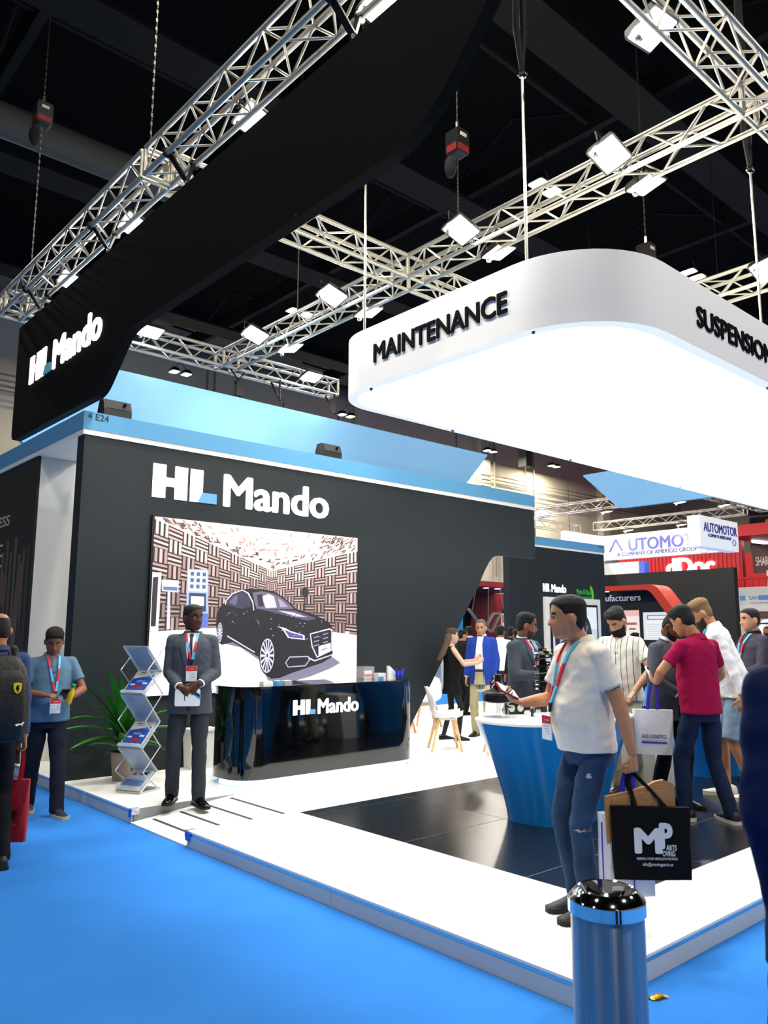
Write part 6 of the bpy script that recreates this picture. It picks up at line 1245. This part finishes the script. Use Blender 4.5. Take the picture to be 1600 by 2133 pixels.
# man in white polo (foreground)
MWP = cloth('white_polo_cloth', '#e9e1d3', .8, bscale=9, bump=.35)
wp = person('man in white polo shirt and ripped jeans holding a phone and bags', 1216, 4.66, PZ, -112, 1.755,
    dict(handL=(-.285, -.10, .845), elbowL=(-.6, -.9, 0), dirL=(-.02, .02, -1), palmL=(1, .15, 0), curlL=1.05, thumbL=.9, handR=(.155, .33, 1.135), elbowR=(.5, -.7, -.7), dirR=(-.02, .93, .30), palmR=(-.35, -.25, .9), curlR=.62, thumbR=.3, footR=(.08, .05, 0), footL=(-.09, .10, 6), lean=4),
    dict(kind='polo', color='#e4e0d8', mat=MWP, belly=.045, wid=1.0, lanyard=(1.05, .05), wrinkle=.009, hem=.875), dict(color='#27405f', wid=.95, hem=.058, var=.35, vscale=4, shoe='#0a0a0b', sole='#0a0a0a', shine=.6, sole_h=.03, wrinkle=.007), dict(yaw=-26, pitch=-2, style='short', thick=.012, side=.004, hair='#14110f', jaw=1.06, size=1.03, off=(0, .05, -.005)), '#b8825e', vox=.0045, gvox=.008)
lo_ = wp['low']; lbv = BVHTree.FromPolygons([v.co.copy() for v in lo_.data.vertices], [tuple(p.vertices) for p in lo_.data.polygons]); inv_ = wp['M'].inverted()
def jean_patch(name, pts, m, off):
    P3 = []
    for (a, b) in pts:     # a = sideways, b = height on the side of the leg that faces the aisle
        h = lbv.ray_cast(Vector((-.9*.5-a*.42, .42*.5-a*.9, b)), Vector((.9, -.42, 0)).normalized()); P3.append((h[0] if h[0] is not None else Vector((-.15, 0, b)))+Vector((-.9, .42, 0))*off)
    n = len(P3); MB().add(P3+[p+Vector((.9, -.42, 0))*.006 for p in P3], [tuple(range(n)), tuple(range(2*n-1, n-1, -1))]+[(i, (i+1) % n, (i+1) % n+n, i+n) for i in range(n)]).build(name, m, lo_, world=False)
M_fray = mat('frayed_denim', '#9aa8b6', .9)
jean_patch('frayed_patch', [(-.052, .752), (-.040, .744), (-.022, .747), (-.018, .756), (-.026, .760), (-.022, .770), (-.038, .772), (-.046, .764)], M_fray, .002)
jean_patch('frayed_patch', [(-.13, .474), (-.10, .466), (-.06, .462), (-.035, .468), (-.045, .476), (-.03, .480), (-.07, .486), (-.11, .484)], M_fray, .002); jean_patch('knee_hole', [(-.11, .474), (-.07, .470), (-.05, .474), (-.08, .480)], wp['sk'], .005)
gR = wp['grip']['R']; c = wpt(wp, gR)+woff(wp, (-.005, .03, .022)); v_ = wdir(wp, (-.25, .90, .36)); n_ = wdir(wp, (-.55, -.42, .75)); u__ = v_.cross(n_)
slab('smartphone', 'red cased smartphone held out by the man in white polo', 'phone', c, u__, v_, n_, .078, .16, .011, mat('red_case', '#a3182c', .35), M_scr)
gL = wpt(wp, wp['grip']['L'])-Z*.015
# bags in his hand: black tote, white bag, paper bag
bagu = (RH*.97+FH*.12+Z*-.04).normalized(); bagn = Vector((bagu.y, -bagu.x, 0)).normalized(); bagn = bagn if bagn.dot(FH) < 0 else -bagn
tc = gL-Z*.165+RH*.085-FH*.05
M_blackbag = mat('black_nonwoven', '#060607', .85, spec=.2, bump=.3, bscale=14)
btote = tote('black_tote_bag', 'black tote bag with large white printed letters held by the man in white polo', tc, bagu, bagn, .43, .37, .05, M_blackbag, M_blackbag, gL, -.05, hoff=.2)
pf = bagn*.0285
M_pw = mat('bag_white_print', '#d6d6d4', .7)
def bpr(txt, x0, zb, h, w, bold): lettering('bag_lettering', txt, M_pw, btote, tc+bagu*x0-Z*zb+pf*1.02, bagu, Z, h, width=w, bold=bold, depth=.0008)
bpr('M', -.099, .229, .122, .135, .05); bpr('P', .040, .203, .122, .06, .06); bpr('ARTS', .068, .216, .026, .058, .04); bpr('OVING', .046, .246, .026, .07, .04)
bpr('KEEPING YOUR VEHICLE IN MOTION', -.099, .266, .0125, .226, .02); bpr('info@movingparts.se', -.068, .296, .016, .17, .01)
wb = tote('white_tote_bag', 'white paper bag with blue edge behind the black tote', tc-bagn*.07-bagu*.115-Z*.05, bagu, bagn, .30, .42, .09, mat('white_bag', '#dcdde0', .6), mat('violet_strap', '#3a2fb8', .5), gL-bagn*.01, 0., hoff=.12)
for k in (-.151, .02): MB().box((0, 0, 0), (.006, .006, .36), Matrix.Translation(tc-bagn*.02-bagu*(.115-k)-Z*.45)).build('blue_edge', mat('violet_strap'), wb)
kb = thing('kraft_paper_bag', 'brown paper bag sticking out of the black tote', 'bag', tc-bagn*.03)
kp = [(-.235, -.20), (.17, -.20), (.155, .115), (.10, .135), (.05, .125), (.0, .10), (-.10, .07), (-.235, .04)]
MB().prism(kp, lambda p: tc-bagn*.028+bagu*p[0]+Z*p[1], lambda p: tc-bagn*.052+bagu*p[0]+Z*p[1]).build('paper_body', mat('kraft_paper', '#a87d4e', .8, bump=.3, bscale=12, var=.03), kb)
MB().prism([(-.20, .0), (.13, .0), (.12, .085), (-.02, .07), (-.2, .03)], lambda p: tc-bagn*.018+bagu*p[0]+Z*p[1], lambda p: tc-bagn*.026+bagu*p[0]+Z*p[1]).build('paper_fold', mat('kraft_paper'), kb)
# bearded man
MST = cloth('striped_shirt', '#e2ded2', .85, stripes=(20, 0, '#6a6a62', .12), bump=.2)
bd = person('bearded man in white striped shirt bending over the table', 1296, 7.95, PZ, -142, 1.80,
    dict(handR=(.18, .30, 1.0), handL=(-.20, .26, .98), elbowR=(.9, -.4, 0), elbowL=(-.9, -.4, 0), lean=8, palmR=(0, 0, -1), palmL=(0, 0, -1), curlL=.5, curlR=.5),
    dict(kind='polo', color='#e2ded2', mat=MST, belly=.02), dict(color='#b9b29c', shoe='#3a2a20'), dict(pitch=30, yaw=-16, style='short', thick=.022, side=.004, quiff=.012, hair='#12100f', beard=.022, bcol='#0c0a0a'), '#c59072', vox=.006, gvox=.010)
# bald man in suit
bd2 = person('balding man in grey suit with head bowed beside the man in magenta', 1378, 7.35, PZ, 150, 1.74,
    dict(handR=(.12, .26, 1.02), handL=(-.08, .28, 1.0), elbowR=(1, -.3, -.2), elbowL=(-.9, -.4, -.3), dirR=(-.7, .6, -.1), dirL=(.6, .6, 0), palmR=(0, -1, .2), palmL=(0, 0, 1), curlR=.5, curlL=.5, lean=9, footR=(.12, -.05, -12), footL=(-.13, .05, 15)),
    dict(kind='jacket', color=SUIT, tie='#241a30', lanyard=(1.16, -.03), belly=.02), dict(color='#15171b'), dict(pitch=34, yaw=10, style='bald', thick=.006, side=.008, hair='#12100f', beard=.006), '#6a4230', vox=.006, gvox=.010)
c = wpt(bd2, (-.03, .33, 1.02)); slab('paper_sheet', 'white paper in the hands of the balding man', 'paper', c-Z*.10, wdir(bd2, (1, 0, 0)), Z, wdir(bd2, (0, 1, 0)), .16, .24, .003, M_paperw, None, ('sheet',))
# man in magenta polo
mg = person('man in magenta polo shirt and dark jeans seen from behind', 1452, 6.82, PZ, -24, 1.775,
    dict(handL=(-.225, .27, 1.10), elbowL=(-1, -.25, -.55), dirL=(.25, .9, .25), palmL=(.7, 0, .6), curlL=.6, handR=(.16, .20, 1.0), elbowR=(1, -.35, -.1), dirR=(-.6, .6, -.1), palmR=(-.2, -1, 0), curlR=.5, footR=(.14, -.12, -12), footL=(-.12, .12, 10), watch='L', lean=3),
    dict(kind='polo', color='#97093f', belly=.02, wid=1.0, tight=True), dict(color='#15233f', wid=.98, shoe='#10131c', sole='#d8d4cc', sole_h=.028, shine=.6), dict(pitch=22, yaw=14, style='short', thick=.020, side=.008, hair='#0c0b0b', off=(-.065, .03, 0)), '#b07a52', vox=.0055, gvox=.009)
c = wpt(mg, mg['grip']['L'])+woff(mg, (.0, .02, .04)); slab('smartphone', 'pale smartphone held by the man in magenta', 'phone', c, wdir(mg, (1, 0, 0)), wdir(mg, (0, .6, .8)), wdir(mg, (0, -.8, .6)), .073, .15, .009, M_paperw, M_scr)
gh = wpt(mg, mg['grip']['L'])-Z*.03
ag = tote('white_tote_bag', 'white tote bag with blue lettering hanging from the magenta man\'s hand', gh-Z*.24-RH*.02, RH*.95-FH*.25, -FH*.95-RH*.25, .32, .38, .08, mat('white_nonwoven', '#e6e6ea', .75, bump=.3, bscale=14), mat('violet_strap'), gh, -.06, hoff=.13)
au = (RH*.95-FH*.25).normalized(); an_ = (-FH*.95-RH*.25).normalized(); ao = gh-Z*.48-RH*.02-au*.10+an_*.043
lettering('bag_lettering', 'AGS LOGISTICS', mat('indigo_print', '#2c2470', .6), ag, ao, au, Z, .03, width=.20, bold=.02, depth=.0008)
MB().prism(R4(-.005, -.045, .205, -.03), lambda p: ao+au*p[0]+Z*p[1], lambda p: ao+au*p[0]+Z*p[1]+an_*.001).build('print_bar', mat('violet_strap'), ag); MB().prism(R4(.0, -.02, .20, -.016), lambda p: ao+au*p[0]+Z*p[1], lambda p: ao+au*p[0]+Z*p[1]+an_*.001).build('print_line', mat('grey_print'), ag)
# man in white shirt and shorts
ws_ = person('fair haired man in white shirt and denim shorts leaning forward', 1522, 7.75, PZ, -72, 1.92,
    dict(handL=(-.27, -.04, .87), elbowL=(-.4, -1, 0), dirL=(0, .05, -1), palmL=(1, 0, 0), curlL=.5, handR=(.14, .46, 1.08), elbowR=(.8, -.4, -.5), lean=17, footR=(.10, .10, -5), footL=(-.10, -.10, 5), watch=''),
    dict(kind='shirt', color='#eceae6', belly=.02, lanyard=(1.20, 0), wrinkle=.010), dict(kind='shorts', color='#7f97ad', wid=1.02, shoe='#dedacb', sole='#e2dcc8', sole_h=.035, shine=.6), dict(pitch=18, yaw=0, style='short', thick=.022, side=.002, hair='#8a6a44', beard=.009, bcol='#3a2a1e', off=(0, .02, -.01)), '#c08560', vox=.006, gvox=.010)
# man in dark checked shirt
MCK = cloth('checked_shirt', '#35323c', .85, stripes=(170, 2, '#44414c', .4), bump=.15)
ck = person('man in dark checked shirt in profile at the right', 1566, 8.6, PZ, -98, 1.82, dict(handL=(-.10, .28, 1.06), handR=(.10, .28, 1.06), elbowL=(-.8, -.5, -.4), elbowR=(.8, -.5, -.4), dirL=(.6, .7, 0), palmL=(0, -.3, 1), curlL=.4),
    dict(kind='shirt', color='#35323c', mat=MCK, belly=.02, lanyard=(1.12, 0), colmat=cloth('dark_collar', '#151517')), dict(color='#1b1c20'), dict(pitch=0, style='short', thick=.007, side=.004, hair='#1c1917'), '#bd8866', vox=.006, gvox=.010)
# man with headscarf
hs = person('man in white robe and white headscarf behind the checked shirt', 1600, 11.2, PZ, -165, 1.74, {}, dict(kind='dress', color='#e9e9e6', hem=.15, wid=1.1), dict(kind='trousers', color='#e2e2de'), dict(pitch=4, style='short', thick=.01, beard=.006), '#7d4e36', vox=.009, gvox=.014)
R = []
for z, w, d, yo in ((.132, .02, .02, -.01), (.125, .06, .07, -.01), (.10, .085, .10, -.012), (.05, .095, .108, -.014), (.0, .10, .095, -.04), (-.06, .115, .08, -.06), (-.14, .15, .075, -.075), (-.22, .16, .07, -.085)): R.append([hs['HT']((w*math.cos(a), yo+d*math.sin(a), z)) for a in [2*PI*k/26 for k in range(26)]])
MB().rings(R).build('headscarf', mat('white_scarf', '#eeeeec', .8), hs['root'], world=False, smooth=True, angle=180)
MB().tube([hs['HT']((.097*math.cos(a), -.012+.109*math.sin(a), .075+.012*math.sin(a))) for a in [2*PI*k/24 for k in range(25)]], .010, 8).build('head_cord', mat('black_cord', '#0b0b0b', .8), hs['root'], world=False, smooth=True)
# person in navy at the right edge
nv = person('person in navy jacket cut off by the right edge', 1722, 2.12, 0, -5, 1.86, dict(handL=(-.145, .02, .88), elbowL=(-1, -.4, 0), handR=(.10, .30, 1.05), elbowR=(.5, -.6, -.6), dirL=(.3, .9, .1), dirR=(-.3, .9, .1)), dict(kind='jacket', color='#111f48', hem=.77, cuffs=False), dict(color='#0f1524'), dict(), '#a5714e', vox=.010, gvox=.012)
# people further back, small in the picture
FARC = 'visitors in the distance'
def far(label, px, dep, hd, H, kind, col, lcol, hair, skc, **kw):
    ry_ = cz+cR*((px-800)/F_PX)-cU*((1310-1066.5)/F_PX)
    return person(label, px, dep, PZ if ry_.x*dep < PX1 and ry_.y*dep < PY1 else 0, hd, H, kw.get('pose', {}), dict(kind=kind, color=col, wrinkle=0, tie=None, **kw.get('top', {})), dict(color=lcol, wrinkle=0), dict(hair=hair, thick=.016, side=.008, **kw.get('head', {})), skc, vox=.011, gvox=.016, group=FARC)
far('distant dark haired woman in black seen left of the blue blazer', 962, 15.5, 60, 1.62, 'shirt', '#111114', '#111114', '#0c0a0a', '#b07a5a')
far('distant visitor in white shirt seen from behind beside the blue blazer', 1042, 15.5, 20, 1.70, 'polo', '#dfe2e6', '#22252c', '#0c0a0a', '#8a5a40')
far('distant visitor in black jacket behind the blue blazer', 978, 17.5, -30, 1.70, 'jacket', '#131418', '#131418', '#0c0a0a', '#a5714e')
far('distant black haired visitor beside the lit panel', 1064, 16.8, 10, 1.68, 'shirt', '#1a1b20', '#1a1b20', '#0a0909', '#7d4e36')
far('distant visitor in black beside the grey suit', 1077, 14.5, -20, 1.62, 'shirt', '#0f1012', '#0f1012', '#0a0909', '#7d4e36')
far('distant man in dark jacket between the white shirts', 1322, 18.5, 120, 1.70, 'jacket', '#15161a', '#15161a', '#0a0909', '#7d4e36', head=dict(yaw=20))
bpy.data.scenes.remove(SCRATCH)
